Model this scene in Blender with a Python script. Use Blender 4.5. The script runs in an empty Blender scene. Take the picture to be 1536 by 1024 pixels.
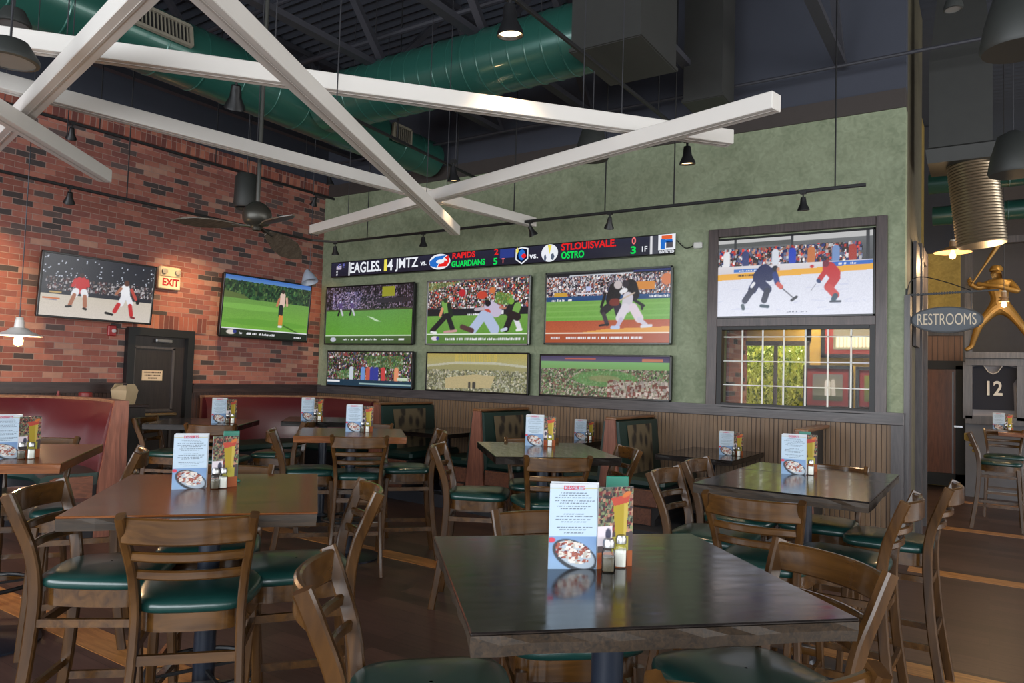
WORLD, E_S, E_E, EXPO = 1.0, 400, 300, 1.15; SE = 2**-EXPO
import bpy, bmesh, math, random
import numpy as np
from mathutils import Vector, Matrix
random.seed(7); RNG = np.random.RandomState(11)
C = bpy.context.scene.collection
PI = math.pi
def R(d): return math.radians(d)
# ------------------------------------------------------------ camera (metres, z up, x along the green wall, y towards it)
EYE = 1.6; FPX = 1082.159
yaw, pitch, roll = R(-33.51672), R(2.73049), R(1.78489)
_f = Vector((math.sin(yaw)*math.cos(pitch), math.cos(yaw)*math.cos(pitch), math.sin(pitch)))
_r = Vector((math.cos(yaw), -math.sin(yaw), 0)); _u = _r.cross(_f)
_r2 = _r*math.cos(roll)+_u*math.sin(roll); _u2 = -_r*math.sin(roll)+_u*math.cos(roll)
cd = bpy.data.cameras.new('camera'); cam = bpy.data.objects.new('camera', cd); C.objects.link(cam)
cd.sensor_fit = 'HORIZONTAL'; cd.sensor_width = 36; cd.lens = FPX/1536*36; cd.clip_start = .05; cd.clip_end = 200
cam.matrix_world = Matrix(((_r2.x, _u2.x, -_f.x, 0), (_r2.y, _u2.y, -_f.y, 0), (_r2.z, _u2.z, -_f.z, EYE), (0, 0, 0, 1)))
bpy.context.scene.camera = cam
def ray(x, y): return _f+(x-768)/FPX*_r2-(y-512)/FPX*_u2
def at_z(x, y, z): d = ray(x, y); return Vector((0, 0, EYE))+d*((z-EYE)/d.z)
def at_y(x, y, Y): d = ray(x, y); return Vector((0, 0, EYE))+d*(Y/d.y)
def at_x(x, y, X): d = ray(x, y); return Vector((0, 0, EYE))+d*(X/d.x)
def at_d(x, y, D): return Vector((0, 0, EYE))+ray(x, y)*D
XA = -8.92; YB = 7.9; XE = -.68; ROOF = 6.1
# ------------------------------------------------------------ colours and materials
def lin(c):
    return tuple((v/255/12.92 if v/255 <= .04045 else ((v/255+.055)/1.055)**2.4) for v in c)
_mats = {}
def nodes_of(name):
    m = bpy.data.materials.new(name); m.use_nodes = True
    nt = m.node_tree; b = nt.nodes['Principled BSDF']; return m, nt, b
def N(nt, t, **kw):
    n = nt.nodes.new(t)
    for k, v in kw.items(): setattr(n, k, v)
    return n
def mixc(nt, fac, a, b, mode='MIX'):
    n = N(nt, 'ShaderNodeMix', data_type='RGBA', blend_type=mode)
    for s, v in ((0, fac), (6, a), (7, b)):
        if hasattr(v, 'links'): nt.links.new(v, n.inputs[s])
        elif isinstance(v, (int, float)): n.inputs[s].default_value = v
        else: n.inputs[s].default_value = (*v, 1)
    return n.outputs[2]
def coords(nt, scale=(1, 1, 1), rot=(0, 0, 0), kind='Object'):
    t = N(nt, 'ShaderNodeTexCoord'); m = N(nt, 'ShaderNodeMapping')
    m.inputs['Scale'].default_value = scale; m.inputs['Rotation'].default_value = rot
    nt.links.new(t.outputs[kind], m.inputs[0]); return m.outputs[0]
def bump(nt, b, h, s, d=.002):
    n = N(nt, 'ShaderNodeBump'); n.inputs['Strength'].default_value = s; n.inputs['Distance'].default_value = d
    nt.links.new(h, n.inputs['Height']); nt.links.new(n.outputs[0], b.inputs['Normal'])
def mat(name, col, rough=.6, metal=0, var=.12, scale=8, stretch=(1, 1, 1), coat=0, emit=None, estr=1, bmp=0, spec=.5):
    if name in _mats: return _mats[name]
    m, nt, b = nodes_of(name); c = lin(col)
    no = N(nt, 'ShaderNodeTexNoise'); no.inputs['Scale'].default_value = scale; no.inputs['Detail'].default_value = 4
    nt.links.new(coords(nt, stretch), no.inputs['Vector'])
    out = mixc(nt, no.outputs[0], tuple(v*(1-var) for v in c), tuple(min(1, v*(1+var)) for v in c))
    nt.links.new(out, b.inputs['Base Color'])
    b.inputs['Roughness'].default_value = rough; b.inputs['Metallic'].default_value = metal
    b.inputs['Specular IOR Level'].default_value = spec
    if coat: b.inputs['Coat Weight'].default_value = coat; b.inputs['Coat Roughness'].default_value = .12
    if emit: b.inputs['Emission Color'].default_value = (*lin(emit), 1); b.inputs['Emission Strength'].default_value = estr
    if bmp: bump(nt, b, no.outputs[0], bmp)
    _mats[name] = m; return m
def wood(name, dark, light, rough=.35, axis='X', coat=.3, scale=1.0, spec=.5, worn=0):
    m, nt, b = nodes_of(name)
    st = {'X': (1.2, 14, 14), 'Y': (14, 1.2, 14), 'Z': (14, 14, 1.2)}[axis]
    no = N(nt, 'ShaderNodeTexNoise'); no.inputs['Scale'].default_value = 2.2*scale; no.inputs['Detail'].default_value = 6; no.inputs['Distortion'].default_value = 1.2
    nt.links.new(coords(nt, st), no.inputs['Vector'])
    rp = N(nt, 'ShaderNodeValToRGB'); rp.color_ramp.elements[0].position = .32; rp.color_ramp.elements[1].position = .68
    rp.color_ramp.elements[0].color = (*lin(dark), 1); rp.color_ramp.elements[1].color = (*lin(light), 1)
    nt.links.new(no.outputs[0], rp.inputs[0]); nt.links.new(rp.outputs[0], b.inputs['Base Color'])
    b.inputs['Roughness'].default_value = rough; b.inputs['Coat Weight'].default_value = coat; b.inputs['Coat Roughness'].default_value = .1
    b.inputs['Specular IOR Level'].default_value = spec
    bump(nt, b, no.outputs[0], .04 if worn else .1)
    if worn:
        n2 = N(nt, 'ShaderNodeTexNoise'); n2.inputs['Scale'].default_value = 30; n2.inputs['Detail'].default_value = 5
        nt.links.new(coords(nt, (1, .2, 1), (0, 0, .7)), n2.inputs['Vector'])
        mr = N(nt, 'ShaderNodeMapRange'); mr.inputs[1].default_value = .3; mr.inputs[2].default_value = .75
        mr.inputs[3].default_value = rough; mr.inputs[4].default_value = rough+worn
        nt.links.new(n2.outputs[0], mr.inputs[0]); nt.links.new(mr.outputs[0], b.inputs['Roughness']); nt.links.new(mr.outputs[0], b.inputs['Coat Roughness'])
    _mats[name] = m; return m
def brick_mat(name, up='z', course=.0677, length=.205, vertical=False):
    m, nt, b = nodes_of(name)
    t = N(nt, 'ShaderNodeTexCoord'); s = N(nt, 'ShaderNodeSeparateXYZ'); c = N(nt, 'ShaderNodeCombineXYZ')
    nt.links.new(t.outputs['Object'], s.inputs[0])
    if vertical: nt.links.new(s.outputs[2], c.inputs[0]); nt.links.new(s.outputs[1], c.inputs[1])
    else: nt.links.new(s.outputs[1], c.inputs[0]); nt.links.new(s.outputs[2], c.inputs[1])
    wob = N(nt, 'ShaderNodeTexNoise'); wob.inputs['Scale'].default_value = 9; nt.links.new(c.outputs[0], wob.inputs['Vector'])
    va = N(nt, 'ShaderNodeVectorMath', operation='SCALE'); va.inputs['Scale'].default_value = .012; nt.links.new(wob.outputs['Color'], va.inputs[0])
    vb = N(nt, 'ShaderNodeVectorMath', operation='ADD'); nt.links.new(c.outputs[0], vb.inputs[0]); nt.links.new(va.outputs[0], vb.inputs[1])
    br = N(nt, 'ShaderNodeTexBrick'); nt.links.new(vb.outputs[0], br.inputs['Vector'])
    br.inputs['Scale'].default_value = 1; br.inputs['Brick Width'].default_value = length; br.inputs['Row Height'].default_value = course
    br.inputs['Mortar Size'].default_value = .004; br.inputs['Mortar Smooth'].default_value = .3
    br.inputs['Color1'].default_value = (0, 0, 0, 1); br.inputs['Color2'].default_value = (1, 1, 1, 1); br.inputs['Mortar'].default_value = (.5, .5, .5, 1)
    if vertical: br.offset = 0
    rp = N(nt, 'ShaderNodeValToRGB'); rp.color_ramp.interpolation = 'CONSTANT'
    stops = [(0, (66, 58, 58)), (.07, (86, 72, 70)), (.13, (132, 78, 68)), (.34, (148, 90, 78)), (.5, (138, 84, 76)), (.64, (160, 102, 88)), (.8, (124, 76, 70)), (.9, (164, 122, 106)), (.97, (94, 78, 76))]
    if vertical: stops = [(0, (120, 66, 56)), (.3, (150, 86, 70)), (.6, (104, 58, 52)), (.8, (166, 104, 84))]
    e = rp.color_ramp.elements
    for i, (p_, col) in enumerate(stops):
        el = e[i] if i < 2 else e.new(p_)
        el.position = p_; el.color = (*lin(col), 1)
    nt.links.new(br.outputs['Color'], rp.inputs[0])
    no = N(nt, 'ShaderNodeTexNoise'); no.inputs['Scale'].default_value = 14; no.inputs['Detail'].default_value = 6
    nt.links.new(t.outputs['Object'], no.inputs['Vector'])
    col = mixc(nt, .22, rp.outputs[0], no.outputs[0], 'OVERLAY')
    out = mixc(nt, br.outputs['Fac'], col, lin((150, 124, 114)))
    nt.links.new(out, b.inputs['Base Color']); b.inputs['Roughness'].default_value = .85
    inv = N(nt, 'ShaderNodeMath', operation='SUBTRACT'); inv.inputs[0].default_value = 1; nt.links.new(br.outputs['Fac'], inv.inputs[1])
    bump(nt, b, inv.outputs[0], .6, .006)
    _mats[name] = m; return m
def plank_floor():
    m, nt, b = nodes_of('floor_planks')
    br = N(nt, 'ShaderNodeTexBrick'); nt.links.new(coords(nt), br.inputs['Vector'])
    br.inputs['Scale'].default_value = 1; br.inputs['Brick Width'].default_value = 1.2; br.inputs['Row Height'].default_value = .15
    br.inputs['Mortar Size'].default_value = .0015
    br.inputs['Color1'].default_value = (*lin((60, 45, 41)), 1); br.inputs['Color2'].default_value = (*lin((86, 64, 57)), 1); br.inputs['Mortar'].default_value = (*lin((30, 22, 20)), 1)
    no = N(nt, 'ShaderNodeTexNoise'); no.inputs['Scale'].default_value = 3; no.inputs['Detail'].default_value = 8; nt.links.new(coords(nt, (1.5, 14, 1)), no.inputs['Vector'])
    col = mixc(nt, .45, br.outputs[0], no.outputs[0], 'OVERLAY')
    nt.links.new(col, b.inputs['Base Color']); b.inputs['Roughness'].default_value = .38; b.inputs['Specular IOR Level'].default_value = .4
    bump(nt, b, no.outputs[0], .1); return m
def beadboard(name, axis='X', a=(112, 88, 64), d=(48, 34, 26), period=.046):
    m, nt, b = nodes_of(name)
    t = N(nt, 'ShaderNodeTexCoord'); s = N(nt, 'ShaderNodeSeparateXYZ'); nt.links.new(t.outputs['Object'], s.inputs[0])
    mo = N(nt, 'ShaderNodeMath', operation='PINGPONG'); mo.inputs[1].default_value = period/2; nt.links.new(s.outputs[{'X': 0, 'Y': 1}[axis]], mo.inputs[0])
    lt = N(nt, 'ShaderNodeMapRange'); lt.inputs[1].default_value = .0015; lt.inputs[2].default_value = .0055; nt.links.new(mo.outputs[0], lt.inputs[0])
    no = N(nt, 'ShaderNodeTexNoise'); no.inputs['Scale'].default_value = 3; no.inputs['Detail'].default_value = 6; nt.links.new(coords(nt, (10, 10, 1)), no.inputs['Vector'])
    c1 = mixc(nt, no.outputs[0], lin(tuple(v*.75 for v in a)), lin(tuple(v*1.2 for v in a)))
    nt.links.new(mixc(nt, lt.outputs[0], lin(d), c1), b.inputs['Base Color']); b.inputs['Roughness'].default_value = .5
    bump(nt, b, lt.outputs[0], .6, .004); _mats[name] = m; return m
def plaster(name, a, c, scale=2.2):
    m, nt, b = nodes_of(name)
    n1 = N(nt, 'ShaderNodeTexNoise'); n1.inputs['Scale'].default_value = scale; n1.inputs['Detail'].default_value = 10; n1.inputs['Distortion'].default_value = .8
    n2 = N(nt, 'ShaderNodeTexNoise'); n2.inputs['Scale'].default_value = scale*6; n2.inputs['Detail'].default_value = 8; n2.inputs['Distortion'].default_value = 1.5
    v = coords(nt); nt.links.new(v, n1.inputs['Vector']); nt.links.new(v, n2.inputs['Vector'])
    mr = N(nt, 'ShaderNodeMapRange'); mr.inputs[1].default_value = .35; mr.inputs[2].default_value = .65
    ad = N(nt, 'ShaderNodeMath', operation='ADD'); nt.links.new(n1.outputs[0], ad.inputs[0]); nt.links.new(n2.outputs[0], ad.inputs[1])
    ha = N(nt, 'ShaderNodeMath', operation='MULTIPLY'); ha.inputs[1].default_value = .5; nt.links.new(ad.outputs[0], ha.inputs[0]); nt.links.new(ha.outputs[0], mr.inputs[0])
    nt.links.new(mixc(nt, mr.outputs[0], lin(a), lin(c)), b.inputs['Base Color']); b.inputs['Roughness'].default_value = .8
    bump(nt, b, n2.outputs[0], .2); _mats[name] = m; return m
def emis(name, col, s):
    if name in _mats: return _mats[name]
    m = bpy.data.materials.new(name); m.use_nodes = True; nt = m.node_tree; nt.nodes.clear()
    e = N(nt, 'ShaderNodeEmission'); e.inputs[0].default_value = (*lin(col), 1); e.inputs[1].default_value = s*SE
    o = N(nt, 'ShaderNodeOutputMaterial'); nt.links.new(e.outputs[0], o.inputs[0]); _mats[name] = m; return m
def glass(name, tint=(1, 1, 1), refl=.12, rough=.02):
    if name in _mats: return _mats[name]
    m = bpy.data.materials.new(name); m.use_nodes = True; nt = m.node_tree; nt.nodes.clear()
    t = N(nt, 'ShaderNodeBsdfTransparent'); t.inputs[0].default_value = (*tint, 1)
    g = N(nt, 'ShaderNodeBsdfGlossy'); g.inputs['Roughness'].default_value = rough
    x = N(nt, 'ShaderNodeMixShader'); lw = N(nt, 'ShaderNodeLayerWeight'); lw.inputs[0].default_value = refl
    nt.links.new(lw.outputs['Fresnel'], x.inputs[0]); nt.links.new(t.outputs[0], x.inputs[1]); nt.links.new(g.outputs[0], x.inputs[2])
    o = N(nt, 'ShaderNodeOutputMaterial'); nt.links.new(x.outputs[0], o.inputs[0]); _mats[name] = m; return m
def attr_mat(name, strength=0, rough=.5):
    if name in _mats: return _mats[name]
    m, nt, b = nodes_of(name); a = N(nt, 'ShaderNodeAttribute', attribute_name='Col')
    if strength:
        nt.links.new(a.outputs['Color'], b.inputs['Emission Color']); b.inputs['Emission Strength'].default_value = strength*SE*.88
        b.inputs['Base Color'].default_value = (.01, .01, .01, 1)
    else: nt.links.new(a.outputs['Color'], b.inputs['Base Color'])
    b.inputs['Roughness'].default_value = rough; _mats[name] = m; return m
# ------------------------------------------------------------ mesh builder
def frame_of(d, ref=Vector((0, 0, 1))):
    d = d.normalized()
    s = ref.cross(d)
    if s.length < 1e-4: s = Vector((1, 0, 0)).cross(d)
    s.normalize(); return s, d.cross(s)
class MB:
    def __init__(self): self.v = []; self.f = []
    def add(self, vs, fs, M=None):
        o = len(self.v)
        for q in vs: self.v.append((M @ Vector(q)) if M else Vector(q))
        self.f += [tuple(o+i for i in f) for f in fs]; return self
    def box(self, c, s, rz=0, M=None, ch=0):
        x, y, z = s[0]/2, s[1]/2, s[2]/2
        if M is None: M = Matrix.Translation(c) @ Matrix.Rotation(rz, 4, 'Z')
        if ch:
            c_ = min(ch, x*.9, y*.9, z*.9); vs = []
            for zz, k in ((-z, c_), (-z+c_, 0), (z-c_, 0), (z, c_)):
                X, Y = x-k, y-k; q = max(c_-k, 0)
                vs += [(X, -Y+q, zz), (X, Y-q, zz), (X-q, Y, zz), (-X+q, Y, zz), (-X, Y-q, zz), (-X, -Y+q, zz), (-X+q, -Y, zz), (X-q, -Y, zz)]
            fs = [tuple(range(7, -1, -1)), tuple(range(24, 32))]
            for r in range(3):
                for i in range(8): j = (i+1) % 8; fs.append((r*8+i, r*8+j, r*8+8+j, r*8+8+i))
            return self.add(vs, fs, M)
        vs = [(a, b, d) for d in (-z, z) for a, b in ((-x, -y), (x, -y), (x, y), (-x, y))]
        return self.add(vs, [(3, 2, 1, 0), (4, 5, 6, 7), (0, 1, 5, 4), (1, 2, 6, 5), (2, 3, 7, 6), (3, 0, 4, 7)], M)
    def bar(self, a, b, w, h, ref=Vector((0, 0, 1))):
        a, b = Vector(a), Vector(b); d = b-a; s, u = frame_of(d, ref)
        vs = [p+s*i*w/2+u*j*h/2 for p in (a, b) for i, j in ((-1, -1), (1, -1), (1, 1), (-1, 1))]
        return self.add(vs, [(3, 2, 1, 0), (4, 5, 6, 7), (0, 1, 5, 4), (1, 2, 6, 5), (2, 3, 7, 6), (3, 0, 4, 7)])
    def sweep(self, pts, prof, ref=Vector((0, 0, 1)), scale=None, cap=True, closed=False):
        pts = [Vector(p) for p in pts]; n = len(prof); o = len(self.v); m = len(pts)
        for i, p in enumerate(pts):
            if closed: d = pts[(i+1) % m]-pts[i-1]
            else: d = (pts[min(i+1, m-1)]-pts[max(i-1, 0)])
            s, u = frame_of(d, ref); k = scale[i] if scale else 1
            for a, b in prof: self.v.append(p+s*a*k+u*b*k)
        for i in range(m if closed else m-1):
            for j in range(n):
                q = (j+1) % n; i2 = (i+1) % m
                self.f.append((o+i*n+j, o+i*n+q, o+i2*n+q, o+i2*n+j))
        if cap and not closed:
            self.f.append(tuple(o+j for j in range(n))[::-1]); self.f.append(tuple(o+(m-1)*n+j for j in range(n)))
        return self
    def tube(self, pts, r, n=8, closed=False, scale=None):
        return self.sweep(pts, [(r*math.cos(2*PI*i/n), r*math.sin(2*PI*i/n)) for i in range(n)], scale=scale, closed=closed)
    def lathe(self, prof, n=24, M=None, sq=None):
        o = []; fs = []
        for r, z in prof:
            for i in range(n):
                a = 2*PI*i/n; k = 1
                if sq: c_, s_ = abs(math.cos(a)), abs(math.sin(a)); k = 1/((c_**sq+s_**sq)**(1/sq))
                o.append((r*k*math.cos(a), r*k*math.sin(a), z))
        m = len(prof)
        for i in range(m-1):
            for j in range(n):
                q = (j+1) % n; fs.append((i*n+j, i*n+q, (i+1)*n+q, (i+1)*n+j))
        if prof[0][0] > 1e-5: fs.append(tuple(range(n))[::-1])
        if prof[-1][0] > 1e-5 and not (m == 2 and prof[0][0] < 1e-5): fs.append(tuple((m-1)*n+j for j in range(n)))
        return self.add(o, fs, M)
    def prism(self, pts2, h0, h1, M=None):
        n = len(pts2); vs = [(x, y, h0) for x, y in pts2]+[(x, y, h1) for x, y in pts2]
        fs = [tuple(range(n))[::-1], tuple(range(n, 2*n))]+[(i, (i+1) % n, n+(i+1) % n, n+i) for i in range(n)]
        return self.add(vs, fs, M)
    def build(self, name, m, parent=None, smooth=False, bevel=0, seg=2):
        me = bpy.data.meshes.new(name); me.from_pydata([tuple(v) for v in self.v], [], self.f)
        bm = bmesh.new(); bm.from_mesh(me); bmesh.ops.remove_doubles(bm, verts=bm.verts, dist=1e-5); bmesh.ops.recalc_face_normals(bm, faces=bm.faces); bm.to_mesh(me); bm.free()
        me.materials.append(m)
        if smooth:
            me.polygons.foreach_set('use_smooth', [True]*len(me.polygons)); me.set_sharp_from_angle(angle=R(smooth if smooth is not True else 40))
        o = bpy.data.objects.new(name, me); C.objects.link(o)
        if parent: o.parent = parent
        if bevel:
            b = o.modifiers.new('bevel', 'BEVEL'); b.width = bevel; b.segments = seg; b.limit_method = 'ANGLE'
        return o
def prof_rect(w, h, c=.004):
    a, b = w/2, h/2
    return [(a, -b+c), (a, b-c), (a-c, b), (-a+c, b), (-a, b-c), (-a, -b+c), (-a+c, -b), (a-c, -b)]
def thing(name, label, cat, loc=(0, 0, 0), rz=0, group=None, rot=None):
    o = bpy.data.objects.new(name, None); o.empty_display_size = .1; C.objects.link(o); o.location = loc
    o.rotation_euler = rot if rot else (0, 0, rz)
    return tag(o, label, cat, group)
def tag(o, label, cat, group=None, kind=None):
    if label: o['label'] = label
    if cat: o['category'] = cat
    if group: o['group'] = group
    if kind: o['kind'] = kind
    return o
def struct(o): o['kind'] = 'structure'; return o
def copy_tree(o, parent=None):
    c = o.copy(); C.objects.link(c)
    if parent: c.parent = parent
    for ch in list(o.children): copy_tree(ch, c)
    return c
def clone(o, loc, rz, label, group=None, scale=None):
    c = copy_tree(o); c.location = loc; c.rotation_euler = (0, 0, rz); c['label'] = label
    if group: c['group'] = group
    if scale: c.scale = scale
    return c
def text_mesh(name, s, size, m, parent, M, extrude=.001, bold=0, sx=1, align='CENTER', valign='CENTER'):
    cu = bpy.data.curves.new('t', 'FONT'); cu.body = s; cu.size = size; cu.extrude = extrude; cu.offset = bold
    cu.align_x = align; cu.align_y = valign
    ob = bpy.data.objects.new('t', cu); C.objects.link(ob); bpy.context.view_layer.update()
    me = bpy.data.meshes.new_from_object(ob.evaluated_get(bpy.context.evaluated_depsgraph_get()))
    bpy.data.objects.remove(ob); me.materials.clear(); me.materials.append(m); me.name = name
    me.transform(M @ Matrix.Scale(sx, 4, (1, 0, 0)))
    o = bpy.data.objects.new(name, me); C.objects.link(o)
    if parent: o.parent = parent
    return o
# text stands in the xz plane facing -y
FACE = Matrix.Rotation(PI/2, 4, 'X')
def T(x, y, z): return Matrix.Translation((x, y, z))
# ------------------------------------------------------------ little raster painter: a picture becomes a coloured mesh sheet
class Pic:
    def __init__(s, w, h, col=(0, 0, 0)):
        s.w, s.h = w, h; s.a = np.zeros((h, w, 3), np.float32); s.a[:] = col
        s.X, s.Y = np.meshgrid((np.arange(w)+.5)/w, (np.arange(h)+.5)/h); s.asp = w/h
    def put(s, m, col, al=1):
        col = np.asarray(col, np.float32); m = np.clip(m, 0, 1)[..., None]*al
        s.a = s.a*(1-m)+col*m; return s
    def rect(s, x0, y0, x1, y1, col, al=1): return s.put(((s.X >= x0) & (s.X < x1) & (s.Y >= y0) & (s.Y < y1)).astype(np.float32), col, al)
    def grad(s, y0, y1, c0, c1, x0=0, x1=1):
        t = np.clip((s.Y-y0)/(y1-y0), 0, 1)[..., None]; c = np.asarray(c0)*(1-t)+np.asarray(c1)*t
        m = ((s.Y >= y0) & (s.Y < y1) & (s.X >= x0) & (s.X < x1))[..., None]; s.a = np.where(m, c, s.a).astype(np.float32); return s
    def ell(s, x, y, rx, ry, col, ang=0, al=1):
        dx = (s.X-x)*s.asp; dy = s.Y-y; c, d = math.cos(ang), math.sin(ang)
        u = (dx*c+dy*d)/(rx*s.asp); v = (-dx*d+dy*c)/ry; q = np.sqrt(u*u+v*v)
        return s.put((1-q)*min(rx*s.asp, ry)*s.h+.5, col, al)
    def cap(s, x0, y0, x1, y1, r, col, r1=None, al=1):
        ax, ay = x0*s.asp, y0; bx, by = x1*s.asp, y1; px, py = s.X*s.asp-ax, s.Y-ay; dx, dy = bx-ax, by-ay
        t = np.clip((px*dx+py*dy)/(dx*dx+dy*dy+1e-9), 0, 1); d = np.hypot(px-t*dx, py-t*dy); rr = r+(((r if r1 is None else r1))-r)*t
        return s.put((rr-d)*s.h+.5, col, al)
    def line(s, pts, r, col, al=1):
        for (a, b), (c, d) in zip(pts, pts[1:]): s.cap(a, b, c, d, r, col, al=al)
        return s
    def poly(s, pts, col, al=1):
        ins = np.zeros(s.X.shape, bool); n = len(pts)
        for i in range(n):
            (x0, y0), (x1, y1) = pts[i], pts[(i+1) % n]
            if y0 == y1: continue
            c = ((y0 > s.Y) != (y1 > s.Y)) & (s.X < (x1-x0)*(s.Y-y0)/(y1-y0)+x0); ins ^= c
        return s.put(ins.astype(np.float32), col, al)
    def crowd(s, x0, y0, x1, y1, pal, n, r=.02, mask=None):
        for _ in range(int(n*2.4)):
            x = RNG.uniform(x0, x1); y = RNG.uniform(y0, y1)
            if mask and not mask(x, y): continue
            c = pal[RNG.randint(len(pal))]; k = RNG.uniform(.7, 1.25)
            j = RNG.uniform(.75, 1.2); s.splat(x, y, r*k/s.asp*.45, r*k*.7, tuple(min(255, v*j) for v in c))
        return s
    def splat(s, x, y, rx, ry, c):
        i0, i1 = int((x-rx)*s.w), int((x+rx)*s.w)+1; j0, j1 = int((y-ry)*s.h), int((y+ry)*s.h)+1
        s.a[max(j0, 0):max(j1, 0), max(i0, 0):max(i1, 0)] = c
    def noise(s, x0, y0, x1, y1, amt):
        m = ((s.X >= x0) & (s.X < x1) & (s.Y >= y0) & (s.Y < y1))[..., None]
        s.a = np.where(m, s.a*(1+RNG.uniform(-amt, amt, (s.h, s.w, 1))), s.a).astype(np.float32); return s
    def sheet(s, name, W, H, m, parent, M=None):
        w, h = s.w, s.h; xs = (np.linspace(-.5, .5, w))*W; zs = (np.linspace(1, 0, h))*H
        XX, ZZ = np.meshgrid(xs, zs); co = np.zeros((w*h, 3)); co[:, 0] = XX.ravel(); co[:, 2] = ZZ.ravel()
        me = bpy.data.meshes.new(name); i = np.arange((h-1)*w).reshape(h-1, w)[:, :-1].ravel()
        quads = np.stack([i+w, i+w+1, i+1, i], 1)
        me.vertices.add(w*h); me.vertices.foreach_set('co', co.ravel()); me.loops.add(quads.size); me.loops.foreach_set('vertex_index', quads.ravel().astype(np.int32))
        me.polygons.add(len(quads)); me.polygons.foreach_set('loop_start', (np.arange(len(quads))*4).astype(np.int32)); me.update(calc_edges=True)
        c = np.clip(s.a.reshape(-1, 3)/255, 0, 1); c = np.where(c <= .04045, c/12.92, ((c+.055)/1.055)**2.4)
        rgba = np.ones((w*h, 4), np.float32); rgba[:, :3] = c
        at = me.color_attributes.new('Col', 'FLOAT_COLOR', 'POINT'); at.data.foreach_set('color', rgba.ravel())
        if M: me.transform(M)
        me.materials.append(m); o = bpy.data.objects.new(name, me); C.objects.link(o)
        if parent: o.parent = parent
        return o
SUN = (.1, -.55, -.8)
# ============================================================ the setting
M_green = plaster('green_plaster', (118, 128, 102), (150, 159, 132))
M_yellow = plaster('yellow_plaster', (150, 124, 60), (190, 160, 84))
M_dark = mat('dark_upper_wall', (62, 65, 76), .85, var=.1, scale=3)
M_band = mat('dark_band', (60, 53, 50), .7)
M_trim = wood('charcoal_trim', (62, 58, 60), (86, 80, 80), .45, 'X', .1)
M_trimz = wood('charcoal_trim_upright', (62, 58, 60), (84, 78, 78), .45, 'Z', .1)
M_dtrim = wood('dark_brown_trim', (44, 32, 32), (66, 50, 48), .45, 'Y', .15)
M_black = mat('black_paint', (22, 22, 24), .5)
M_blackm = mat('black_metal', (30, 30, 32), .4, metal=.3)
M_brick = brick_mat('old_brick'); M_soldier = brick_mat('soldier_brick', vertical=True)
M_bead = beadboard('beadboard_wood'); M_beadY = beadboard('beadboard_dark', 'Y', (74, 52, 46), (34, 24, 22))
M_roof = mat('roof_deck_dark', (56, 60, 70), .8)
def quadwall(mb, x0, y0, x1, y1, z0, z1, t=.12):     # a wall slab between two ground points, its thickness to the left of the run
    d = Vector((x1-x0, y1-y0, 0)).normalized(); n = Vector((-d.y, d.x, 0))*t
    mb.prism([(x0, y0), (x1, y1), (x1+n.x, y1+n.y), (x0+n.x, y0+n.y)], z0, z1)
# floor
struct(MB().box((-1, 5, -.05), (17, 22, .1)).build('floor', plank_floor()))
M_strip = wood('light_floor_strip', (150, 96, 48), (196, 138, 78), .35, 'X', .2)  # light wood inlay; the orange of its sunlit patches is put into the colour
fs = MB()
for y in (-2.75, -.25, 2.25, 4.8, 7.4, 9.85, 12.3): fs.box(((-1.2 if y < 6 else 3.2), y, .0015), (15.4 if y < 6 else 7.6, .2, .003))
struct(fs.build('trim_1', M_strip))
# brick wall on the left (normal +x), door opening
DY0, DY1, DZ = 4.86, 5.66, 2.03
w = MB()
quadwall(w, XA, -4.5, XA, DY0, 0, 4.40); quadwall(w, XA, DY1, XA, YB+.1, 0, 4.40); quadwall(w, XA, DY0, XA, DY1, DZ, 4.40)
struct(w.build('wall_left', M_brick))
w = MB(); w.box((XA+.005, 1.7, 4.475), (.17, 12.4, .17)); w.box((XA+.008, (DY0+DY1)/2+.05, DZ+.11), (.03, DY1-DY0+.35, .2))
struct(w.build('trim_2', M_soldier))
w = MB(); quadwall(w, XA-.02, -4.5, XA-.02, YB+.1, 4.56, ROOF)
struct(w.build('wall_left_upper', M_dark))
# green wall with window opening
WX0, WX1, WZ0, WZ1 = -2.46, -.95, 1.34, 2.22
w = MB()
def wb(x0, x1, z0, z1): w.box(((x0+x1)/2, YB+.09, (z0+z1)/2), (x1-x0, .18, z1-z0))
wb(XA, WX0, 0, 4.36); wb(WX1, XE, 0, 4.36); wb(WX0, WX1, 0, WZ0); wb(WX0, WX1, WZ1, 4.36)
struct(w.build('wall_back', M_green))
struct(MB().box(((XA+XE)/2, YB+.08, 4.45), (XE-XA, .2, .19)).build('trim_3', M_band))
struct(MB().box(((XA+XE)/2, YB+.12, (4.54+ROOF)/2), (XE-XA, .2, ROOF-4.54)).build('wall_back_upper', M_dark))
# wall end and hall side wall
w = MB(); w.box((XE-.06, (YB+.18+9.9)/2, ROOF/2), (.12, 9.9-YB-.18, ROOF)); struct(w.build('wall_hall_left', plaster('olive_brown_plaster', (70, 64, 50), (92, 86, 66))))
w = MB(); w.box((XE+.02, YB+.1, 2.5/2+.0), (.05, .22, 1.35+1.15)); w.box((XE+.03, 9.2, 1.6), (.07, .16, 3.2)); w.box((XE+.03, 9.85, 1.6), (.08, .14, 3.2)); w.box((XE+.03, 9.5, 3.12), (.07, .9, .16)); w.box((XE+.03, 8.85, 2.6), (.03,.5,1.1))
struct(w.build('trim_4', M_trimz))
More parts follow.
